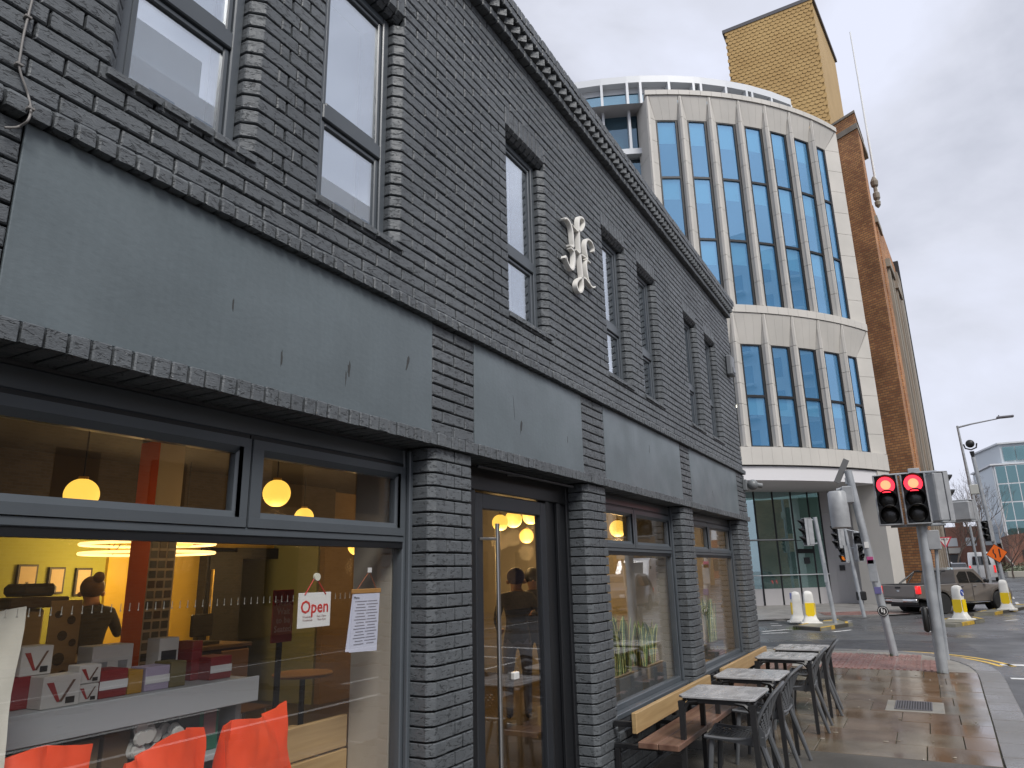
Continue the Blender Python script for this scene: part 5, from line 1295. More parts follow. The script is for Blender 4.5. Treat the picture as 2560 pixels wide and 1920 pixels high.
def pickup(loc, rotz, sc_):
    t = thing('pickup_truck', 'grey brown double cab pickup waiting behind the traffic islands', 'pickup', loc, rotz); t.scale = (sc_,)*3
    P = paint('pickup_bronze', (.20, .178, .158)); hw = .90
    def arch(cx, r, n=9): return [(cx+r*math.cos(math.pi-math.pi*k/n), .40+r*math.sin(math.pi-math.pi*k/n)) for k in range(n+1)]
    out = [(-1.25, .62), (-1.27, 1.02), (-1.25, 1.12), (.95, 1.13), (.97, 1.10), (2.55, 1.10), (3.35, 1.06), (3.85, .95), (3.98, .70), (3.95, .42), (3.62, .40)]
    out += arch(3.15, .46)[::-1]+[(2.6, .40), (.55, .40)]+arch(0, .46)[::-1]+[(-.6, .50)]
    body_shell(out, hw, .05, t, P, 'body')
    cab = [[(-.0+x, y*s, z) for (x, z) in ()] for y, s in ()]
    # greenhouse: bottom ring and roof ring
    lowr = [(.93, -.80), (2.62, -.80), (2.75, -.55), (2.75, .55), (2.62, .80), (.93, .80)]; midr = [(1.05, -.72), (2.15, -.72), (2.22, -.5), (2.22, .5), (2.15, .72), (1.05, .72)]; topr = [(1.14, -.60), (1.88, -.62), (1.95, -.45), (1.95, .45), (1.88, .62), (1.14, .60)]
    secs = [[(x, y, 1.09) for x, y in lowr], [(x*.5+a*.5, y*.52+b*.48, 1.42) for (x, y), (a, b) in zip(lowr, midr)], [(x, y, 1.66) for x, y in midr], [(x, y, 1.74) for x, y in topr]]
    loft(secs).build('cab', P, t, smooth=30)
    for s in (-1, 1):
        side_pane([(1.12, 1.15), (1.68, 1.14), (1.66, 1.57), (1.30, 1.58), (1.08, 1.42)], .812, s, .16, t, M_CARG); side_pane([(1.74, 1.14), (2.45, 1.15), (2.36, 1.24), (2.10, 1.50), (1.95, 1.57), (1.72, 1.57)], .812, s, .16, t, M_CARG)
        MB().bbox(1.05, 1.22, s*.905-.012, s*.905+.012, 1.00, 1.03, .006).build('door_handle', M_CHROME, t); MB().bbox(1.78, 1.95, s*.905-.012, s*.905+.012, 1.00, 1.03, .006).build('door_handle', M_CHROME, t)
        MB().bbox(2.36, 2.50, s*.98-.09, s*.98+.09, 1.13, 1.27, .03).build('mirror', M_BLACK, t, smooth=60)
        MB().bbox(.60, 2.55, s*.86-.06, s*.86+.06, .36, .40, .01).build('side_step', M_CHROME, t)
        MB().bbox(-1.29, -1.10, s*.84-.075, s*.84+.065, .78, 1.08, .02).build('tail_light', M_TAIL, t, smooth=60)
        for x in (1.70, .96): MB().box(x-.006, x+.006, s*.9-.004, s*.9+.004, .45, 1.1).build('door_gap', M_BLACK, t)
        for cx in (0, 3.15):
            m = MB(); n = 16
            for k in range(n):
                a, b = math.pi*k/n-.1, math.pi*(k+1)/n-.1+.1
                q = [(cx+r*math.cos(th), s*.905, .40+r*math.sin(th)) for r, th in ((.45, a), (.52, a), (.52, b), (.45, b))]
                m.add(q+[(x, y-s*.03, z) for x, y, z in q], [(0,1,2,3), (7,6,5,4), (0,4,5,1), (1,5,6,2), (2,6,7,3), (3,7,4,0)])
            m.build('arch_trim', P, t, smooth=30); MB().lathe([(.45, -.14), (.45, .14)], 20, (cx, s*.66, .42), 'y').build('arch_well', M_BLACK, t)
            wheel(t, cx, s*.80, .385, .26, 12)
    side_pane([(.0, 0), (0, 0), (0, 0)], 0, 1, 0, t, M_CARG, 'glint') if False else None
    MB().add([(.97, -.62, 1.16), (.97, .62, 1.16), (1.085, .56, 1.58), (1.085, -.56, 1.58)], [(0,1,2,3)]).build('rear_window', M_CARG, t)
    MB().add([(2.66, -.6, 1.16), (2.66, .6, 1.16), (2.14, .54, 1.62), (2.14, -.54, 1.62)], [(0,1,2,3)]).build('windscreen', M_CARG, t)
    MB().bbox(-1.285, -1.262, -.74, .74, .66, 1.09, .01).build('tailgate', P, t); MB().bbox(-1.30, -1.284, -.13, .13, .98, 1.05, .008).build('tailgate_handle', M_BLACK, t); MB().bbox(-1.296, -1.2855, -.06, .06, .86, .93, .004).build('badge', M_CHROME, t)
    MB().bbox(-1.40, -1.24, -.86, .86, .46, .60, .035).build('bumper', M_CHROME, t, smooth=60); MB().bbox(-1.412, -1.399, -.26, .26, .47, .585, .004).build('number_plate', mat('plate_grey', (.5,.5,.48), .4), t)
    MB().bbox(-1.34, -1.2, -.8, .8, .38, .455, .01).build('tow_bar', M_BLACK, t); MB().bbox(-1.26, .93, -.80, .80, 1.131, 1.15, .01).build('bed_cover', M_BLACK, t)
    m = MB()
    for s in (-1, 1): m.tube([(-.35, s*.70, 1.15), (.45, s*.62, 1.60), (.70, s*.6, 1.62)], .035, 6); m.tube([(.10, s*.70, 1.15), (.45, s*.62, 1.60)], .03, 6)
    m.tube([(.45, -.62, 1.60), (.45, .62, 1.60)], .035, 6); m.build('sports_bar', M_BLACK, t)
    MB().box(-1.0, 3.7, -.7, .7, .28, .45).build('chassis', M_BLACK, t)
    return t
pickup((31.82, -2.16, ZR), math.radians(-40), .93)
def small_car(loc, rotz, col, label, cat, kind='car', group=None, extra=None, text=None):
    t = thing({'car': 'parked_car', 'van': 'white_van', 'suv': 'parked_suv'}[kind], label, cat, loc, rotz, group=group); P = paint(label[:18]+'_paint', col)
    if kind == 'van':
        out = [(-1.0, .35), (-1.05, .9), (-1.03, 2.2), (-.95, 2.38), (2.6, 2.42), (2.9, 2.3), (3.45, 1.35), (4.2, 1.15), (4.35, .95), (4.35, .45), (4.2, .35)]; hw = .98; wb, r = 3.3, .34
        wins = [[(2.75, 1.35), (3.35, 1.35), (2.92, 2.0), (2.75, 2.0)]]; ws = [(3.40, 1.42), (2.95, 2.2)]; rw = [(-1.06, 1.35), (-1.045, 2.05)]
    else:
        k = 1.12 if kind == 'suv' else 1.0
        out = [(-.75, .32), (-.82, .70), (-.70, .98*k), (-.45, 1.38*k), (-.1, 1.47*k), (1.1, 1.47*k), (1.45, 1.38*k), (2.15, .98*k), (3.05, .86*k), (3.30, .66), (3.28, .32)]; hw = .88; wb, r = 2.6, .33*k
        wins = [[(-.32, 1.0*k), (.60, .98*k), (.60, 1.36*k), (-.1, 1.37*k)], [(.68, .98*k), (1.85, .98*k), (1.35, 1.34*k), (.68, 1.36*k)]]; ws = [(2.02, 1.04*k), (1.50, 1.36*k)]; rw = [(-.70, 1.02*k), (-.47, 1.35*k)]
    body_shell(out, hw, .16 if kind != 'van' else .1, t, P)
    for s in (-1, 1):
        for w_ in wins: side_pane(w_, hw-.01, s, .24 if kind != 'van' else .08, t, M_CARG)
        for cx in (0, wb): wheel(t, cx, s*(hw-.09), r, .2, 6)
        MB().bbox(out[0][0]-.06, out[0][0]+.06, s*(hw-.12)-.08, s*(hw-.12)+.06, .72, .98 if kind != 'van' else 1.3, .01).build('tail_light', M_TAIL, t)
        MB().bbox(out[-2][0]-.12, out[-2][0]+.012, s*(hw-.22)-.12, s*(hw-.22)+.12, .66, .80, .02).build('headlight', mat('headlight', (.7,.72,.74), .1), t)
    def screen(a, b, nm, w=.66): MB().add([(a[0]+.012*(1 if a[0] > 0 else -1), -w, a[1]), (a[0]+.012*(1 if a[0] > 0 else -1), w, a[1]), (b[0]+.02*(1 if a[0] > 0 else -1), w*.85, b[1]), (b[0]+.02*(1 if a[0] > 0 else -1), -w*.85, b[1])], [(0,1,2,3)]).build(nm, M_CARG, t)
    screen(ws[0], ws[1], 'windscreen'); screen(rw[0], rw[1], 'rear_window')
    if text: text_mesh(text, .26, M_BLACK, 'lettering', t, frame_M((2.93, 0, 2.24), (0, 1, 0), (-.25, 0, 1)), .002)
    return t
small_car((73.5, -6.6, rz(73.5)), math.radians(-4), (.62, .62, .62), 'silver van driving away on the far road', 'van', 'van')
small_car((84, -5.2, rz(84)), math.radians(-4), (.02, .02, .022), 'black car ahead of the silver van', 'car')
small_car((88, -3.6, rz(88)), math.radians(176), (.62, .62, .62), 'white car at the end of the brick building', 'car')
small_car((97, -4.4, rz(97)), math.radians(-4), (.5, .5, .5), 'pale car far down the road', 'car')
small_car((33.2, -9.4, ZR), math.radians(178), (.10, .085, .072), 'brown estate car mirrored in the snake plant window', 'car', 'suv')
small_car((40.5, -10.8, ZR), math.radians(180), (.70, .70, .70), 'white van with a name above the windscreen, mirrored in the window', 'van', 'van', text='Conaty')
# black motor scooter hidden behind the corner pier is only a sliver: a parked motorcycle wheel and fairing
# ================================================================== far background
M_FBR = brick_tex('red_brick_far', (.26, .105, .065), (.20, .075, .05), (.20, .15, .12), 1, vary=.6)
FB = thing('red_brick_house', 'red brick building with pale windows at the end of the road', 'building', (118, -12, rz(118)))
m = MB(); m.box(0, 10, 0, 12, 0, 5.3); m.prism([(0, 5.3), (12, 5.3), (10.5, 6.0), (1.5, 6.0)], 'x', 0, 10); m.build('wall', M_FBR, FB)
for i in range(5):
    MB().box(-.05, .0, .8+i*2.2, 2.0+i*2.2, 3.4, 4.5).build('window', mat('white_window', (.5, .52, .52), .4), FB); MB().box(-.05, .0, .8+i*2.2, 2.0+i*2.2, .4, 2.3).build('window', mat('far_dark', (.05,.05,.05), .3), FB)
MB().box(-.3, -.06, 5.0, 11.5, 2.45, 3.2).build('sign_band', mat('pale_band', (.42, .40, .36), .6), FB)
MB().box(3, 4, 4, 5, 6.0, 7.0).build('chimney', M_FBR, FB)
for (y, z) in ((7.4, 2.0), (8.2, 2.1), (9.0, 1.9), (10.4, 2.1)): MB().sphere((-.1, y, z), .11, 8, 6).build('lamp', mat('far_lamp', (1,.8,.5), .5, emit=(1, .75, .4), estr=3), FB)
FB2 = thing('red_brick_terrace', 'low red brick terrace under the glass office', 'building', (104, -26, rz(104)))
m = MB(); m.box(0, 8, 0, 14.6, 0, 4.0); m.prism([(0, 4.0), (14.6, 4.0), (14.6, 4.3), (7, 5.2), (0, 5.2)], 'x', 0, 8); m.build('wall', M_FBR, FB2)
for i in range(5): MB().box(-.05, 0, 3+i*2.3, 4.2+i*2.3, 1.0, 2.6).build('window', mat('far_dark', (.05,.05,.05)), FB2)
GO = thing('glass_office', 'distant glass office block with pale end wall', 'building', (112, -11.9, rz(112)))
M_GGL = glass('far_office_glass', .22, tint=(.3,.45,.45), gloss=(.6, .9, .95), opaque=.6, body=(.05, .12, .13)); M_GP = mat('pale_panel', (.50, .55, .58), .4)
m = MB(); m.prism([(0, 0), (10, 1.6), (14, -16), (2, -16)], 'z', 3.6, 13.4); m.prism([(.9, -1.3), (10, 1.0), (14, -16), (2, -16)], 'z', 13.4, 16.2); m.build('core', M_GP, GO)
for k in range(4):
    for i in range(8):
        y0, y1 = -.35-i*1.15, -.35-(i+1)*1.15+.1; z0, z1 = 4.0+k*2.35, 6.2+k*2.35; xo = -.06
        MB().add([(xo-y0*.125*0-.0, y0, z0), (xo, y1, z0), (xo, y1, z1), (xo, y0, z1)], [(0,1,2,3)]).build('pane', M_GGL, GO)
go_f = MB(); go_f.box(-.05, -.01, -10, -.2, 3.7, 13.3); go_f.build('glazing_frame', M_ALU, GO)
for k in range(4):
    MB().add([(.05, .02, 3.7+k*2.4), (9.9, 1.62, 3.7+k*2.4), (9.9, 1.62, 6.0+k*2.4), (.05, .02, 6.0+k*2.4)], [(0,1,2,3)]).build('panel', mat('blue_panel', (.42, .50, .55), .3), GO)
for i in range(5): MB().add([(.84, -1.6-i*1.4, 14.0), (.84, -2.9-i*1.4, 14.0), (.84, -2.9-i*1.4, 15.8), (.84, -1.6-i*1.4, 15.8)], [(0,1,2,3)]).build('pane', M_GGL, GO)
m = MB(); m.prism([(-.3, .2), (10, 1.9), (14.3, -16.3), (1.8, -16.3)], 'z', 13.401, 13.6); m.prism([(.6, -1.1), (10, 1.3), (14.3, -16.3), (1.8, -16.3)], 'z', 16.2, 16.4); m.build('roof_edge', M_ALU, GO)
# trees
def tree(loc, h, seed, label, spread=.55, r0=.16, lean=(0, 0), depth=6, m_=None, trunk=.32, twig=.012):
    rr = random.Random(seed); t = thing('bare_tree', label, 'tree', loc); tr = MB(); cr_ = MB()
    def grow(p, d, ln, r, lev):
        n = 3; pts = [p]; q = p; dd = d
        for i in range(n):
            dd = (dd+Vector((rr.uniform(-.16, .16), rr.uniform(-.16, .16), rr.uniform(-.02, .14)))).normalized(); q = q+dd*(ln/n); pts.append(q)
        rs2 = [max(r*(1-.4*i/n), twig*.6) for i in range(n+1)]
        (tr if lev < 1 else cr_).tube(pts, rs2, 6 if lev < 2 else 4 if lev < 4 else 3, cap=False)
        if lev >= depth: return
        k = 3 if lev < 4 else 2
        for i in range(k):
            a = rr.uniform(0, 6.28); s = spread*rr.uniform(.6, 1.3)
            u = dd.orthogonal().normalized(); v = dd.cross(u); nd = (dd+(u*math.cos(a)+v*math.sin(a))*s+Vector((0, 0, .08))).normalized()
            grow(pts[-1] if i < 2 else pts[-2], nd, ln*rr.uniform(.66, .86), r*.58, lev+1)
    grow(Vector((0, 0, 0)), Vector((lean[0], lean[1], 1)).normalized(), h*trunk, r0, 0)
    mm = m_ or mat('bark', (.085, .065, .052), .9)
    tr.build('trunk', mm, t); tag(cr_.build('crown', mm, t), kind='stuff'); return t
tree((92, -6.7, rz(92)), 10.2, 4, 'tall bare tree behind the street lamp', .6, .17)
tree((98, -5.6, rz(98)), 7.0, 9, 'smaller bare tree next to the red brick building', .6, .12)
tree((84, -9.55, rz(84)), 3.6, 12, 'dark young tree growing by the planter', .65, .08, depth=6, trunk=.4)
tree((88, -10.9, rz(88)), 6.5, 21, 'pale leaning tree at the picture edge by the terrace', .3, .11, lean=(0, .8), depth=3, m_=mat('birch_bark', (.40, .37, .34), .8, (.2,.17,.15), nscale=3), trunk=.55)
pl = thing('street_planter', 'low concrete planter with grey green shrubs across the road', 'planter', (86, -9.2, rz(86)))
MB().bbox(-1, 1, -3.5, 0, 0, .55, .03).build('trough', mat('planter_stone', (.42, .40, .34), .7), pl)
def bush(parent, c, rx, ry, rz2, n, seed, m_):
    rr = random.Random(seed); m = MB()
    for _ in range(n):
        v = Vector((rr.gauss(0, 1), rr.gauss(0, 1), rr.gauss(0, 1))).normalized()*rr.uniform(.5, 1); p = Vector((c[0]+v.x*rx, c[1]+v.y*ry, c[2]+abs(v.z)*rz2))
        s = .09; a = Vector((rr.uniform(-1, 1), rr.uniform(-1, 1), rr.uniform(-1, 1))).normalized()*s; b = Vector((rr.uniform(-1, 1), rr.uniform(-1, 1), rr.uniform(-1, 1))).normalized()*s
        m.add([p-a, p+b, p+a, p-b], [(0, 1, 2, 3)])
    tag(m.build('foliage', m_, parent), kind='stuff')
bush(pl, (0, -1.6, .5), .9, 1.7, .55, 900, 3, mat('grey_leaf', (.17, .21, .13), .7, (.26, .28, .20), nscale=4))
bush(pl, (.3, -3.1, .5), .5, .6, 1.0, 400, 5, mat('green_leaf', (.05, .22, .09), .6, (.08, .3, .14), nscale=4))
hg = thing('street_hedge', 'strip of dark shrubs and railings before the red brick buildings', 'hedge', (100, -12, rz(100)))
bush(hg, (0, 1, .2), 1.0, 6.5, 1.1, 1500, 8, mat('dark_leaf', (.05, .06, .03), .8, (.09, .09, .05), nscale=2))
# ================================================================== inside the cafe
ROOM = thing('cafe_room', 'warm lit cafe room seen through the shop windows', 'room', (0, 0, 0))
tag(ROOM, kind='structure')
M_YEL = mat('yellow_wall', (.62, .40, .035), .7, (.56, .36, .03), nscale=1); M_GRN = mat('green_yellow_wall', (.36, .36, .05), .7); M_TAN = mat('tan_wall', (.20, .125, .05), .7, (.15, .095, .04), nscale=.8)
M_DKW = mat('dark_wood', (.045, .030, .020), .5); M_FLOOR = mat('cafe_floor', (.075, .055, .04), .35, (.05, .036, .026), nscale=2)
M_PALE = mat('pale_plaster', (.42, .39, .33), .7, (.37, .34, .28), nscale=2)
def rbox(x0, x1, y0, y1, z0, z1, name, m_): return MB().box(x0, x1, y0, y1, z0, z1).build(name, m_, ROOM)
rbox(X0+.2, X1-.26, .245, 7.0, -.02, .012, 'floor', M_FLOOR)
rbox(X0+.2, X1-.26, .31, 7.0, 2.95, 3.10, 'ceiling', mat('dark_ceiling', (.035, .026, .018), .8))
rbox(X0+.2, 5.35, 6.2, 6.3, .013, 2.949, 'back_wall', M_GRN); rbox(5.351, 6.62, 6.15, 6.3, .013, 2.949, 'back_wall', M_YEL)
rbox(6.621, 8.0, 6.2, 6.3, 2.15, 2.949, 'back_wall', M_YEL); rbox(8.001, X1-.26, 5.2, 5.3, .013, 2.949, 'back_wall', M_TAN)
rbox(6.3, 8.3, 8.0, 8.1, .013, 2.9, 'corridor_wall', mat('corridor', (.24, .25, .12), .7)); rbox(7.96, 8.0, 5.3, 7.9, .013, 2.94, 'corridor_wall', mat('corridor', (.2,.2,.1)))
rbox(X1-.40, X1-.262, .31, 5.19, .013, 2.949, 'end_wall', M_PALE); rbox(X0+.21, X0+.3, .31, 6.19, .013, 2.949, 'end_wall', M_GRN)
for (a, b, c, d) in ((3.30, 3.78, .245, .52), (8.38, 8.80, .245, .75), (5.55, 6.0, .245, .40)): rbox(a, b, c, d, .013, 2.40, 'inner_pier', M_PALE)
for (a, b) in ((.20, 3.29), (6.02, 8.37), (8.81, 11.44)): MB().bbox(a, b, .242, .62, .46, .50, .004).build('window_board', M_PINE, ROOM)
rbox(6.62, 6.66, 6.0, 6.2, .013, 2.15, 'door_lining', M_BLACK); rbox(6.66, 7.2, 5.98, 6.03, .013, 2.08, 'open_door', M_BLACK); rbox(7.2, 7.96, 6.1, 6.15, 2.0, 2.15, 'door_lining', M_BLACK)
rbox(6.68, 6.70, 5.93, 5.97, .6, 1.85, 'door_edge', mat('gold_edge', (.6, .42, .12), .3, metal=.8))
rbox(X0+.3, 7.9, 4.95, 5.05, 2.30, 2.949, 'added_dark_panel', mat('added_panel_brown', (.05, .036, .022), .8))  # added dark panel that blacks out the upper wall behind the top lights
# lamps
M_GLOBE = mat('lit_globe', (1, .8, .4), .5, emit=(1.0, .60, .085), estr=.62); M_TUBE = mat('lit_tube', (1, .85, .6), .5, emit=(1.0, .62, .22), estr=1.1)
GL = [(3.25, 3.25, 2.37, .125, 'globe lamp at the left of the big window'), (4.75, 2.75, 2.47, .125, 'globe lamp high behind the right top light of the big window'), (6.65, 4.3, 2.44, .12, 'globe lamp deep in the room below the right top light'),
      (5.05, 4.4, 2.16, .12, 'half hidden globe lamp beside the photo column'), (7.3, 4.0, 2.09, .11, 'globe lamp near the inner pier of the big window'),
      (9.25, 2.75, 2.47, .125, 'left globe lamp above the entrance door'), (9.6, 2.65, 2.53, .125, 'right globe lamp above the entrance door'), (10.3, 3.1, 2.28, .115, 'lowest globe lamp behind the entrance door'), (8.6, 2.6, 2.38, .11, 'globe added for a lamp reflection at the door stile'), (10.3, 1.55, 2.32, .125, 'globe lamp behind the small top light of the plant window')]  # the globe at the door stile is added to stand for a lamp reflection
for (x, y, z, r, l) in GL:
    t = thing('globe_lamp', 'lit '+l, 'lamp', (x, y, z), group='lit globe pendant lamps')
    MB().sphere((0, 0, 0), r, 20, 12, t0=.32, t1=math.pi-.32).build('globe', M_GLOBE, t, smooth='all'); MB().tube([(0, 0, r*.9), (0, 0, 2.95-z)], .006, 5).build('cord', M_BLACK, t); MB().cyl((0, 0, r*.93), (0, 0, r*1.12), r*.30, 12).build('cap', mat('brass_cap', (.35, .2, .05), .4), t)
    ld = bpy.data.lights.new('globe_light', 'POINT'); ld.energy = 2.2 if x < 8 else 9.0; ld.color = (1.0, .62, .24); ld.shadow_soft_size = .12
    lo = bpy.data.objects.new('globe_light', ld); COL.objects.link(lo); lo.parent = t; lo.location = (0, 0, -r-.14)
t = thing('lantern_lamp', 'lit cylindrical lantern behind the small top light of the plant window', 'lamp', (10.75, 1.25, 2.30))
MB().lathe([(.05, -.16), (.085, -.13), (.085, .13), (.05, .16)], 16).build('shade', M_GLOBE, t, smooth=50); MB().tube([(0, 0, .16), (0, 0, .65)], .006, 5).build('cord', M_BLACK, t)
t = thing('strip_light', 'warm strip light hanging near the green wall', 'lamp', (4.5, 5.9, 2.27)); MB().bbox(-.45, .42, -.02, .02, -.025, .012, .006).build('diffuser', M_TUBE, t); MB().bbox(-.45, .42, -.02, .02, .0125, .04, .004).build('housing', M_BLACK, t)
for (z, l) in ((2.075, 'upper glowing ring lamp behind the orange column'), (1.985, 'lower glowing ring lamp behind the orange column')):
    t = thing('ring_lamp', l, 'lamp', (4.73, 4.5, z)); pts = [(.62*math.cos(2*math.pi*k/36), .62*math.sin(2*math.pi*k/36), 0) for k in range(37)]
    MB().tube(pts, .016, 6, cap=False).build('ring', M_TUBE, t, smooth='all'); MB().tube([(.0, .62, 0), (0, 0, .5), (0, 0, 2.94-z)], .004, 4).build('cord', M_BLACK, t)
ld = bpy.data.lights.new('added_wall_fill', 'POINT'); ld.energy = 26; ld.color = (1, .68, .3); ld.shadow_soft_size = .3; lo = bpy.data.objects.new('added_wall_fill', ld); COL.objects.link(lo); lo.parent = t; lo.location = (.5, .85, -.1)  # added fill light brightening the yellow back wall, apart from the strip lamp
# posters
M_PFR = mat('poster_frame', (.02, .015, .012), .5); M_PAPER = mat('cream_poster', (.62, .46, .24), .7)
for i, (a, b, z0, z1, st) in enumerate(((4.36, 4.57, 1.60, 1.92, True), (4.69, 4.87, 1.60, 1.89, False), (4.99, 5.18, 1.57, 1.88, True))):
    t = thing('framed_poster', ['cream poster with a star in black frame, leftmost on green wall', 'cream poster without star, in the middle of the green wall', 'cream poster with a star in black frame, nearest the barista'][i], 'poster', ((a+b)/2, 6.18, (z0+z1)/2), group='framed posters on the green wall')
    w, h = (b-a)/2, (z1-z0)/2
    MB().bbox(-w, w, -.015, .019, -h, h, .004).build('frame', M_PFR, t); MB().box(-w+.022, w-.022, -.018, -.0155, -h+.022, h-.022).build('sheet', M_PAPER, t)
    if st:
        for k in range(3):
            a_ = math.pi*k/3; dx, dz = math.cos(a_)*.024, math.sin(a_)*.024
            MB().prism([(dx-dz*.2, -.045+dz+dx*.2), (dx+dz*.2, -.045+dz-dx*.2), (-dx+dz*.2, -.045-dz-dx*.2), (-dx-dz*.2, -.045-dz+dx*.2)], 'y', -.0195, -.0185).build('star', M_PFR, t)
# photo column
t = thing('photo_column', 'square column with orange side and front covered in small photos', 'column', (4.05, 3.5, .012))
MB().box(0, .26, .004, .27, 0, 2.93).build('core', mat('column_paper', (.55, .48, .40), .7), t); MB().box(-.006, -.0005, .0, .27, 0, 2.93).build('orange_side', mat('orange_board', (.66, .12, .03), .6), t)
pr = random.Random(2); M_PH = [mat('photo_%s' % n, c, .4) for n, c in (('dark', (.03, .028, .026)), ('slate', (.05, .06, .07)), ('brown', (.07, .045, .03)), ('grey', (.11, .11, .11)))]
for k in range(17):
    for i in range(3):
        z = .62+k*.085
        if z > 1.98: continue
        MB().box(.015+i*.083, .015+i*.083+.062, -.001, .003, z, z+.062).build('photo', pr.choice(M_PH), t)
# counter, machines, shelves
t = thing('service_counter', 'dark service counter with a paper-clad end panel', 'counter', (2.7, 3.95, .012))
MB().bbox(0, 2.9, 0, .65, 0, 1.02, .01).build('body', M_DKW, t); MB().bbox(-.03, 2.93, -.03, .68, 1.021, 1.06, .006).build('worktop', mat('worktop', (.16, .11, .07), .4), t); MB().bbox(.80, 1.06, -.045, -.031, .3, 1.56, .004).build('poster_panel', mat('kraft_board', (.28, .22, .14), .7), t)
for (u, z, r) in ((.87, 1.45, .03), (.98, 1.40, .035), (.92, 1.28, .04), (1.01, 1.22, .03), (.91, 1.1, .05), (.96, .95, .06)): MB().lathe([(r, -.0475), (r, -.0455)], 12, (u, 0, z), 'y').build('sticker', M_PFR, t)
t = thing('coffee_machine', 'dark coffee machine with trays stacked on the counter', 'coffee machine', (3.28, 4.2, 1.073))
MB().bbox(-.30, .26, -.15, .25, 0, .44, .02).build('body', mat('kraft_board', (.2,.15,.1)), t); MB().bbox(-.05, .42, -.2, .2, .445, .53, .01).build('tray', M_DKW, t); MB().bbox(.05, .34, -.15, .15, .535, .64, .03).build('hopper', M_BLACK, t)
t = thing('cup_stack', 'row of stacked paper cups on the counter', 'cups', (2.8, 4.15, 1.073))
for i in range(5): MB().lathe([(.03, 0), (.042, .36+.02*(i % 2)), (.035, .38)], 10, (i*.11, 0, 0)).build('cups', mat('cup_brown', (.30, .21, .12), .6), t)
t = thing('card_terminal', 'black till screen standing on the counter by the yellow wall', 'till', (5.2, 4.2, 1.073)); MB().bbox(-.13, .13, -.02, .02, .08, .30, .01).build('screen', M_BLACK, t); MB().bbox(-.10, .16, -.1, .1, 0, .03, .005).build('foot', M_BLACK, t); MB().bbox(-.03, .03, .0, .04, .03, .1, .005).build('stem', M_BLACK, t)
t = thing('display_shelf', 'pale grey display shelving behind the window bags', 'shelf', (1.2, .72, .012))
M_SHF = mat('shelf_grey', (.42, .45, .46), .5)
for z in (.30, .86, 1.17): MB().bbox(0, 1.62, 0, .46, z, z+.03, .004).build('shelf_board', M_SHF, t)
for x in (0.0, 1.58): MB().bbox(x, x+.035, .10, .45, 0, 1.16, .004).build('side_panel', M_SHF, t)
MB().bbox(.04, 1.57, .43, .455, .331, 1.16, .003).build('back_panel', M_SHF, t); MB().bbox(.0, 1.62, -.012, -.001, 1.09, 1.21, .003).build('front_lip', M_SHF, t)
def carton(x, y, z, w, h, dpt, col, label, nm='carton', mark=None, rz_=0.0, cat='box', lid=None):
    t = thing(nm, label, cat, (x, y, z), rz_); mm = col if not isinstance(col, tuple) else mat('carton_%d_%d_%d' % tuple(int(c*999) for c in col), col, .6)
    MB().bbox(-w/2, w/2, 0, dpt, 0, h, .003).build('box', mm, t)
    if mark == 'V':
        MB().prism([(-w*.42, h*.80), (-w*.24, h*.80), (-w*.02, h*.18), (-w*.10, h*.18)], 'y', -.0022, -.0006).build('print', mat('print_red', (.30, .02, .02), .6), t); MB().prism([(-w*.05, h*.18), (w*.03, h*.18), (w*.34, h*.82), (w*.27, h*.82)], 'y', -.0024, -.0008).build('print', mat('print_brown', (.12, .06, .04), .6), t)
        MB().box(w*.12, w*.36, -.002, -.0006, h*.1, h*.3).build('print', M_BLACK, t)
    elif mark == 'cup': 
        for s in (-1, 1): MB().prism([(s*w*.25-w*.12, h*.65), (s*w*.25+w*.12, h*.65), (s*w*.25+w*.08, h*.15), (s*w*.25-w*.08, h*.15)], 'y', -.0022, -.0006).build('print', mat('print_grey', (.25, .25, .25), .6), t)
    elif mark == 'band': MB().box(-w*.5, w*.5, -.002, -.0006, h*.3, h*.62).build('print', M_WHITE, t)
    elif mark == 'dark': MB().box(-w*.38, w*.38, -.002, -.0006, h*.12, h*.72).build('print', M_BLACK, t)
    elif mark == 'photo': MB().box(-w*.25, w*.35, -.002, -.0006, h*.3, h*.9).build('print', mat('print_photo', (.25, .12, .12), .6), t)
    return t
WC, RC = (.60, .58, .54), (.24, .015, .018); zs = 1.213
carton(1.80, .90, zs+.125, .125, .115, .12, WC, 'white carton with red V, standing on the red cartons', mark='V'); carton(1.72, .90, zs, .16, .125, .2, RC, 'dark red carton under the white V carton', mark=None)
carton(1.86, .80, zs, .155, .125, .10, WC, 'large white carton with red V at the shelf front', mark='V'); carton(1.985, .82, zs+.075, .095, .075, .09, WC, 'small white carton with red V, on top of its twin', mark='V'); carton(1.985, .82, zs, .09, .072, .09, WC, 'small white carton with red V under its twin', mark='V')
carton(2.11, .84, zs, .13, .115, .14, RC, 'dark red carton with pale label beside the V cartons', mark='band'); carton(2.215, .84, zs, .07, .10, .12, (.42, .22, .02), 'small mustard yellow carton between red and lavender'); carton(2.325, .84, zs, .125, .105, .12, (.40, .34, .46), 'lavender carton with white band', mark='band'); carton(2.435, .84, zs, .085, .115, .13, (.16, .13, .05), 'olive brown carton next to lavender one')
carton(2.21, 1.02, zs+.0, .20, .205, .12, WC, 'wide white carton printed with two cups', mark='cup'); carton(2.49, 1.00, zs+.0, .11, .215, .1, WC, 'white carton with dark picture panel', mark='dark'); carton(2.62, .95, zs, .06, .19, .12, RC, 'tall dark red carton at the end of the shelf'); carton(2.70, .86, zs, .13, .11, .15, RC, 'dark red carton at the right shelf end', mark='band')
TEAL = (.02, .20, .18); zl = .903
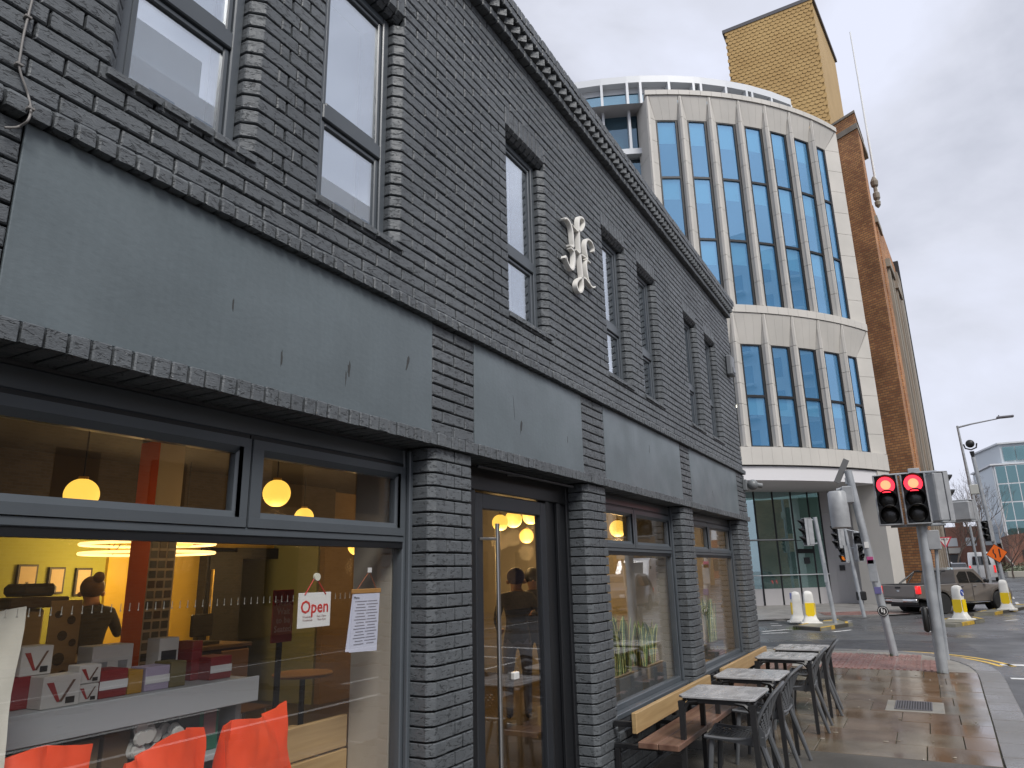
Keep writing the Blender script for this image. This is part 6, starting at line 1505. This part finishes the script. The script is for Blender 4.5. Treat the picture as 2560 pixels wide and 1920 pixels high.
for i, (x, c, h, l, mk) in enumerate(((1.55, (.06, .045, .03), .16, 'brown box at the far end of the lower shelf', None), (1.65, (.55, .08, .03), .13, 'orange box on the lower shelf', None), (1.745, TEAL, .20, 'teal box with grey bottle print', 'dark'), (1.85, TEAL, .205, 'second teal box with lilac bottle print', 'dark'), (1.99, (.16, .11, .06), .16, 'brown flat box on the lower shelf', None), (2.13, (.13, .085, .045), .17, 'brown parcel beside the bags of pods', None), (2.49, (.04, .045, .05), .19, 'black box near the green book box', None), (2.60, (.02, .13, .08), .24, 'green box with a photo print at the shelf end', 'photo'))):
    carton(x, .80, zl, .09 if i < 4 else .12, h, .12, c, l, mark=mk)
for (x, w, h, y, l) in ((1.70, .20, .10, .735, 'black pouch lying on the lower shelf'), (1.90, .13, .10, .735, 'grey and teal sachet pack'), (2.43, .14, .07, .735, 'white and black packet')): carton(x, y, zl, w, h, .06, (.05, .055, .055) if 'black' in l else (.22, .26, .25), l, mark='band')
pb = thing('pod_bags', 'clear bags of white lids heaped on the lower shelf', 'bags', (2.30, .78, zl))
for k in range(22):
    x, z = pr.uniform(-.10, .11), pr.uniform(.03, .17); MB().lathe([(.028, -.012), (.034, .0), (.03, .006)], 10, (x, pr.uniform(-.03, .05), z), 'y').build('lid', mat('lid_white', (.55, .56, .52), .4), pb)
# coffee bags on the window board
M_BAG = mat('orange_red_bag', (.86, .085, .020), .45, (.80, .07, .018), nscale=4, bump=.25, bscale=16, bdist=.01)
def bag(x, y, w, h, label, seed, skew, m_=None, tilt=0.0):
    rr = random.Random(seed); t = thing('coffee_bag', label, 'bag', (x, y, .505), tilt, group='orange red coffee bags on the window board')
    nu, nv = 14, 16; ph = [rr.uniform(0, 6.28) for _ in range(6)]
    def surf(side):
        vs = []
        for j in range(nv+1):
            v = j/nv
            for i in range(nu+1):
                u = -1+2*i/nu; th = .085*(1-v**2.2)*(1-.25*u*u)+.004
                wob = .014*math.sin(5*u+ph[0]+4*v)*v+.012*math.sin(9*v+ph[1]+3*u)+.009*math.sin(11*u*v+ph[2]+7*v)+.006*math.sin(17*u-13*v+ph[5])
                z = h*v+(.045*skew*u+.02*math.sin(3*u+ph[3]))*v**3
                vs.append((u*w/2*(1+.03*math.sin(6*v+ph[4]))*(1-.05*v), side*th+wob*(.6+.4*v)-.03*v, z))
        return vs
    m = MB(); n = (nu+1)*(nv+1); fs = [(j*(nu+1)+i, j*(nu+1)+i+1, (j+1)*(nu+1)+i+1, (j+1)*(nu+1)+i) for j in range(nv) for i in range(nu)]
    a, b = surf(-1), surf(1); m.add(a, fs); m.add(b, [f[::-1] for f in fs])
    for j in range(nv):
        for i in (0, nu):
            p, q = j*(nu+1)+i, (j+1)*(nu+1)+i; m.f.append((p, q, n+q, n+p))
    for i in range(nu): p, q = nv*(nu+1)+i, nv*(nu+1)+i+1; m.f.append((p, q, n+q, n+p))
    m.build('pouch', m_ or M_BAG, t, smooth=55); return t
bag(1.55, .43, .42, .63, 'orange red coffee bag at the left edge of the window', 1, .4)
bag(2.06, .42, .42, .575, 'middle orange red coffee bag in the window', 2, .55, tilt=.1)
bag(2.52, .42, .42, .595, 'orange red coffee bag next to the pine bench', 3, .5, tilt=.12)
tt = bag(1.27, .42, .36, 1.12, 'cream cloth bag standing at the left edge of the window', 8, -.3, mat('cream_cloth', (.62, .60, .52), .8, (.56, .54, .46), nscale=8), -.1); tt.name = 'cloth_bag'; del tt['group']; tt['category'] = 'bag'
# open sign, menu, wait sign
t = thing('open_sign', 'white Open sign hung on the window by a red cord', 'sign', (2.68, .215, 1.555))
MB().bbox(-.108, .108, -.004, .0, -.08, .08, .001).build('board', M_WHITE, t); M_RED = mat('sign_red_text', (.55, .03, .03), .5)
text_mesh('Open', .082, M_RED, 'lettering', t, frame_M((0, -.0048, .012), (1, 0, 0), (0, 0, 1)), .0006, .0012); text_mesh('Weekdays       7am-10pm\nWeekends        9am-9pm', .015, mat('sign_grey_text', (.3, .2, .2), .5), 'lettering', t, frame_M((0, -.0046, -.038), (1, 0, 0), (0, 0, 1)), .0003)
m = MB(); m.tube([(-.07, -.005, .07), (-.005, -.004, .155), (.07, -.005, .07)], .0032, 6); m.build('cord', M_RED, t); MB().lathe([(.018, -.012), (.02, .0), (.004, .006)], 16, (0, -.004, .152), 'y').build('suction_cup', mat('clear_plastic', (.6, .6, .5), .1), t)
t = thing('menu_board', 'white printed menu hanging from a wooden bar at the window', 'menu', (3.065, .222, 1.63))
MB().bbox(-.115, .115, -.008, .004, -.012, .012, .003).build('bar', mat('oak_bar', (.42, .22, .07), .5), t); MB().prism([(-.105, -.013), (.105, -.013), (.09, -.305), (-.125, -.295)], 'y', -.006, -.005).build('sheet', mat('menu_paper', (.62, .64, .76), .6), t); MB().prism([(-.108, -.013), (.0, -.013), (.0, -.30), (-.150, -.29)], 'y', -.003, -.002).build('sheet', mat('menu_paper', (.6,.6,.7)), t)
lines = '\n'.join(['- - - - - -   - - - - -', '----- ---- ---   ----- ---', '', '---- ------   --- ------', '--- -------   ---- ----', '']*4)
text_mesh('Menu', .02, M_BLACK, 'lettering', t, frame_M((-.08, -.0068, -.032), (1, 0, 0), (0, 0, 1)), .0003)
for k in range(15):
    for s in (-1, 1):
        w = .03+.008*((k*7+s) % 3); z = -.05-k*.015; cx = s*.045-.012*k/15
        MB().box(cx-w, cx+w, -.0068, -.0062, z-.0035, z+.0012).build('text_line', mat('grey_print', (.22, .22, .26), .6), t)
m = MB(); m.tube([(-.07, 0, .012), (.02, 0, .10), (.08, 0, .012)], .002, 5); m.build('cord', mat('copper_cord', (.4, .12, .05), .5), t); MB().box(.006, .036, -.004, .0, .095, .12).build('clip', M_WHITE, t)
t = thing('wait_sign', 'dark red Please Wait to be Seated sign on a stand', 'sign', (4.665, 2.5, .012)); M_WS = mat('maroon_board', (.34, .022, .03), .5)
MB().bbox(-.115, .115, -.01, .01, 1.17, 1.60, .004).build('board', M_WS, t); MB().bbox(-.03, .03, .011, .03, 0, 1.3, .004).build('post', M_BLACK, t); MB().bbox(-.15, .15, -.15, .15, 0, .015, .004).build('foot', M_BLACK, t)
text_mesh('Please\nWait\nto be\nSeated', .072, mat('sign_pink_text', (.75, .50, .50), .6), 'lettering', t, frame_M((0, -.0115, 1.385), (1, 0, 0), (0, 0, 1)), .0005, .0008)
# furniture inside
t = thing('plywood_chair', 'plywood shell chair with wire legs inside the cafe', 'chair', (5.28, 3.6, .012)); M_PLY = mat('plywood', (.34, .19, .085), .45)
MB().bbox(-.17, .17, .16, .18, .55, 1.02, .008).build('backrest', M_PLY, t); MB().bbox(-.19, .19, -.2, .2, .48, .50, .008).build('seat', M_PLY, t)
for sx in (-1, 1):
    for sy in (-1, 1): MB().tube([(sx*.14, sy*.14, .48), (sx*.2, sy*.2, 0)], .010, 6).build('leg', M_STEEL, t)
t = thing('inner_table', 'small round wooden table beside the plywood chair', 'table', (5.85, 3.4, .012)); MB().lathe([(.30, .72), (.31, .74), (.30, .75)], 20).build('table_top', M_PLY, t); MB().cyl((0, 0, 0), (0, 0, .72), .03, 8).build('post', M_BLACK, t); MB().cyl((0, 0, 0), (0, 0, .015), .22, 16).build('foot', M_BLACK, t)
t = thing('window_seat', 'pine boarded window seat with red cushion', 'bench', (2.72, .62, .012))
MB().bbox(0, .57, -.10, -.065, .80, .96, .004).build('back_board', M_PINE, t); MB().bbox(0, .57, -.105, -.07, .62, .79, .004).build('back_board', M_PINE, t); MB().bbox(.48, .56, -.064, .3, .74, .88, .004).build('back_board', M_PINE, t); MB().bbox(0, .56, .02, 1.4, .42, .62, .03).build('cushion', mat('red_cushion', (.34, .018, .02), .7), t)
MB().bbox(-.5, .5, 1.0, 1.12, .62, .9, .04).build('cushion', mat('red_cushion', (.2,.01,.01)), t)
# snake plants
M_LEAF = mat('snake_leaf', (.085, .16, .06), .45, (.15, .23, .10), nscale=9, stretch=(2, 2, 8)); M_LEDGE = mat('snake_edge', (.60, .60, .22), .5)
def snake_plant(x, y, w, dp, n, seed, label, hmax=.58, hp=.21):
    rr = random.Random(seed); t = thing('snake_plant', label, 'plant', (x, y, .502)); M_PLT = mat('planter_grey', (.085, .095, .10), .55, (.12, .13, .135), nscale=6)
    MB().bbox(0, w, 0, dp, 0, hp, .006).build('planter', M_PLT, t); MB().box(.02, w-.02, .02, dp-.02, hp, hp+.004).build('soil', M_DKW, t)
    for i in range(n):
        bx, by = rr.uniform(.08, w-.08), rr.uniform(.06, dp-.06); h = hmax*rr.uniform(.55, 1); a = rr.uniform(0, math.pi); wd = rr.uniform(.016, .028); lx, ly = rr.uniform(-.12, .12), rr.uniform(-.06, .05); tw = rr.uniform(-.8, .8)
        vs = []; K_ = 9
        for k in range(K_+1):
            v = k/K_; ww = wd*(.55+1.3*v-1.0*v*v)*(1 if v < .93 else .25); th = a+tw*v; c = Vector((bx+lx*v*v+.012*math.sin(5*v+i), by+ly*v*v, hp+h*v)); d = Vector((math.cos(th), math.sin(th), 0))
            nn = Vector((-d.y, d.x, 0))*.006
            vs += [c-d*ww, c-d*ww*.72+nn*.6, c+nn*-.3, c+d*ww*.72+nn*.6, c+d*ww]
        fs = [(k*5+q, k*5+q+1, (k+1)*5+q+1, (k+1)*5+q) for k in range(K_) for q in range(4)]
        o = MB().add(vs, fs).build('leaf', M_LEAF, t, smooth='all', fix=False); o.data.materials.append(M_LEDGE)
        for k, p in enumerate(o.data.polygons): p.material_index = 1 if k % 4 in (0, 3) else 0
    return t
snake_plant(6.85, .30, .62, .26, 56, 1, 'snake plant in a grey trough at the middle of the window'); snake_plant(7.68, .30, .60, .26, 46, 2, 'snake plant in a grey trough at the right end of its window', .46); snake_plant(10.45, .30, .55, .24, 32, 3, 'upright snake plant in the last window before the corner', .62)
carton(9.5, .32, .502, .3, .2, .2, (.035, .035, .035), 'dark crate on the board of the last window'); 
# people
M_SKIN = mat('skin', (.42, .22, .15), .55); M_DKC = mat('dark_clothes', (.014, .014, .017), .8); M_HAIRB = mat('brown_hair', (.075, .035, .015), .7); M_HAIRP = mat('purple_hair', (.075, .065, .17), .7)
def person(name_label, loc, rotz, J_, hair, hairm, cloth=M_DKC, legs=None):
    """J_: joints dict -> one continuous skinned body; coloured by region"""
    ed = [('pelvis', 'waist'), ('waist', 'chest'), ('chest', 'neck'), ('neck', 'chin'), ('chin', 'head'), ('head', 'crown')]
    for s in 'lr': ed += [('chest', 'sh'+s), ('sh'+s, 'el'+s), ('el'+s, 'wr'+s), ('wr'+s, 'ha'+s), ('pelvis', 'hip'+s), ('hip'+s, 'kn'+s), ('kn'+s, 'an'+s), ('an'+s, 'to'+s)]
    rad = dict(pelvis=.145, waist=.125, chest=.15, neck=.055, chin=.07, head=.098, crown=.06)
    for s in 'lr': rad.update({'sh'+s: .068, 'el'+s: .045, 'wr'+s: .030, 'ha'+s: .036, 'hip'+s: .095, 'kn'+s: .062, 'an'+s: .045, 'to'+s: .035})
    names = list(J_.keys()); me = bpy.data.meshes.new('body'); me.from_pydata([J_[n] for n in names], [(names.index(a), names.index(b)) for a, b in ed], [])
    o = bpy.data.objects.new('body', me); COL.objects.link(o); o.modifiers.new('skin', 'SKIN'); sub = o.modifiers.new('sub', 'SUBSURF'); sub.levels = 2
    for i, n in enumerate(names):
        sv = me.skin_vertices[0].data[i]; r = rad[n]; sv.radius = (r, r*.8) if n in ('chest', 'waist', 'pelvis') else (r, r); sv.use_root = (n == 'pelvis')
    dg = bpy.context.evaluated_depsgraph_get(); nm = bpy.data.meshes.new_from_object(o.evaluated_get(dg)); bpy.data.objects.remove(o)
    b = bpy.data.objects.new('person', nm); COL.objects.link(b); b.location = loc; b.rotation_euler = (0, 0, rotz); tag(b, name_label, 'person')
    nm.materials.clear()
    for m_ in (cloth, M_SKIN, legs or cloth): nm.materials.append(m_)
    zn = J_['neck'][2]; nm.polygons.foreach_set('use_smooth', [True]*len(nm.polygons))
    for p in nm.polygons:
        c = p.center; k = 0
        if c.z > zn+.01 and math.hypot(c.x-J_['head'][0], c.y-J_['head'][1]) < .14: k = 1
        elif min((c-Vector(J_['ha'+s])).length for s in 'lr') < .075: k = 1
        elif c.z < J_['pelvis'][2]-.05: k = 2
        p.material_index = k
    hx, hy, hz = J_['head']
    hm = MB()
    hm.sphere((hx, hy-.012, hz+.035), .112, 18, 12)
    hm.v = [v for v in hm.v]
    ho = hm.build('hair', hairm, b, smooth='all')
    if hair == 'bun': MB().sphere((hx+.03, hy-.10, hz+.13), .055, 12, 8).build('hair', hairm, b, smooth='all')
    # face: nose, ears
    MB().sphere((hx, hy+.105, hz-.035), .018, 8, 6).build('nose', M_SKIN, b, smooth='all')
    for s in (-1, 1): MB().sphere((hx+s*.1, hy+.0, hz-.03), .026, 8, 6).build('ear', M_SKIN, b, smooth='all'); MB().sphere((hx+s*.036, hy+.092, hz+.0), .011, 8, 6).build('eye', M_BLACK, b, smooth='all')
    # fingers
    for s in 'lr':
        w_, h_ = Vector(J_['wr'+s]), Vector(J_['ha'+s]); d = (h_-w_).normalized(); u = d.orthogonal().normalized()
        for k in range(4):
            p = h_+u*(.03-.02*k); MB().tube([p, p+d*.04, p+d*.065+Vector((0, 0, -.02))], [.010, .009, .007], 6).build('finger', M_SKIN, b, smooth='all')
        MB().tube([w_+d*.03+u*.03, w_+d*.06+u*.055], [.011, .009], 6).build('thumb', M_SKIN, b, smooth='all')
    return b
def stand(armL=None, armR=None, hunch=0.0):
    Jd = dict(pelvis=(0, 0, .95), waist=(0, hunch*.3, 1.10), chest=(0, hunch*.7, 1.34), neck=(0, hunch, 1.47), chin=(0, hunch+.03, 1.54), head=(0, hunch+.03, 1.62), crown=(0, hunch+.02, 1.71))
    for s, x in (('l', -1), ('r', 1)):
        Jd.update({'sh'+s: (x*.185, hunch*.8, 1.40), 'el'+s: (x*.25, .02+hunch, 1.14), 'wr'+s: (x*.22, .18+hunch, .98), 'ha'+s: (x*.20, .25+hunch, .98), 'hip'+s: (x*.10, 0, .90), 'kn'+s: (x*.11, .02, .50), 'an'+s: (x*.11, -.02, .09), 'to'+s: (x*.12, .13, .045)})
    for s, arm in (('l', armL), ('r', armR)):
        if arm: Jd['el'+s], Jd['wr'+s], Jd['ha'+s] = arm
    return Jd
person('barista in dark clothes with brown hair bun, turned away behind the counter', (4.42, 4.85, .012), math.radians(-20), stand(armR=((.28, .08, 1.18), (.30, .26, 1.26), (.29, .32, 1.30)), hunch=.06), 'bun', M_HAIRB)
person('person in dark jacket with purple hair standing inside the entrance', (8.02, 2.05, .012), math.radians(-60), stand(armR=((.30, .16, 1.22), (.22, .36, 1.20), (.2, .42, 1.20)), hunch=.10), 'short', M_HAIRP, mat('charcoal_jacket', (.03, .03, .028), .7), mat('grey_trousers', (.14, .13, .14), .8))
person('person in black mostly hidden by the door frame', (8.75, 2.2, .012), math.radians(120), stand(), 'short', mat('black_hair', (.01, .01, .01), .6))
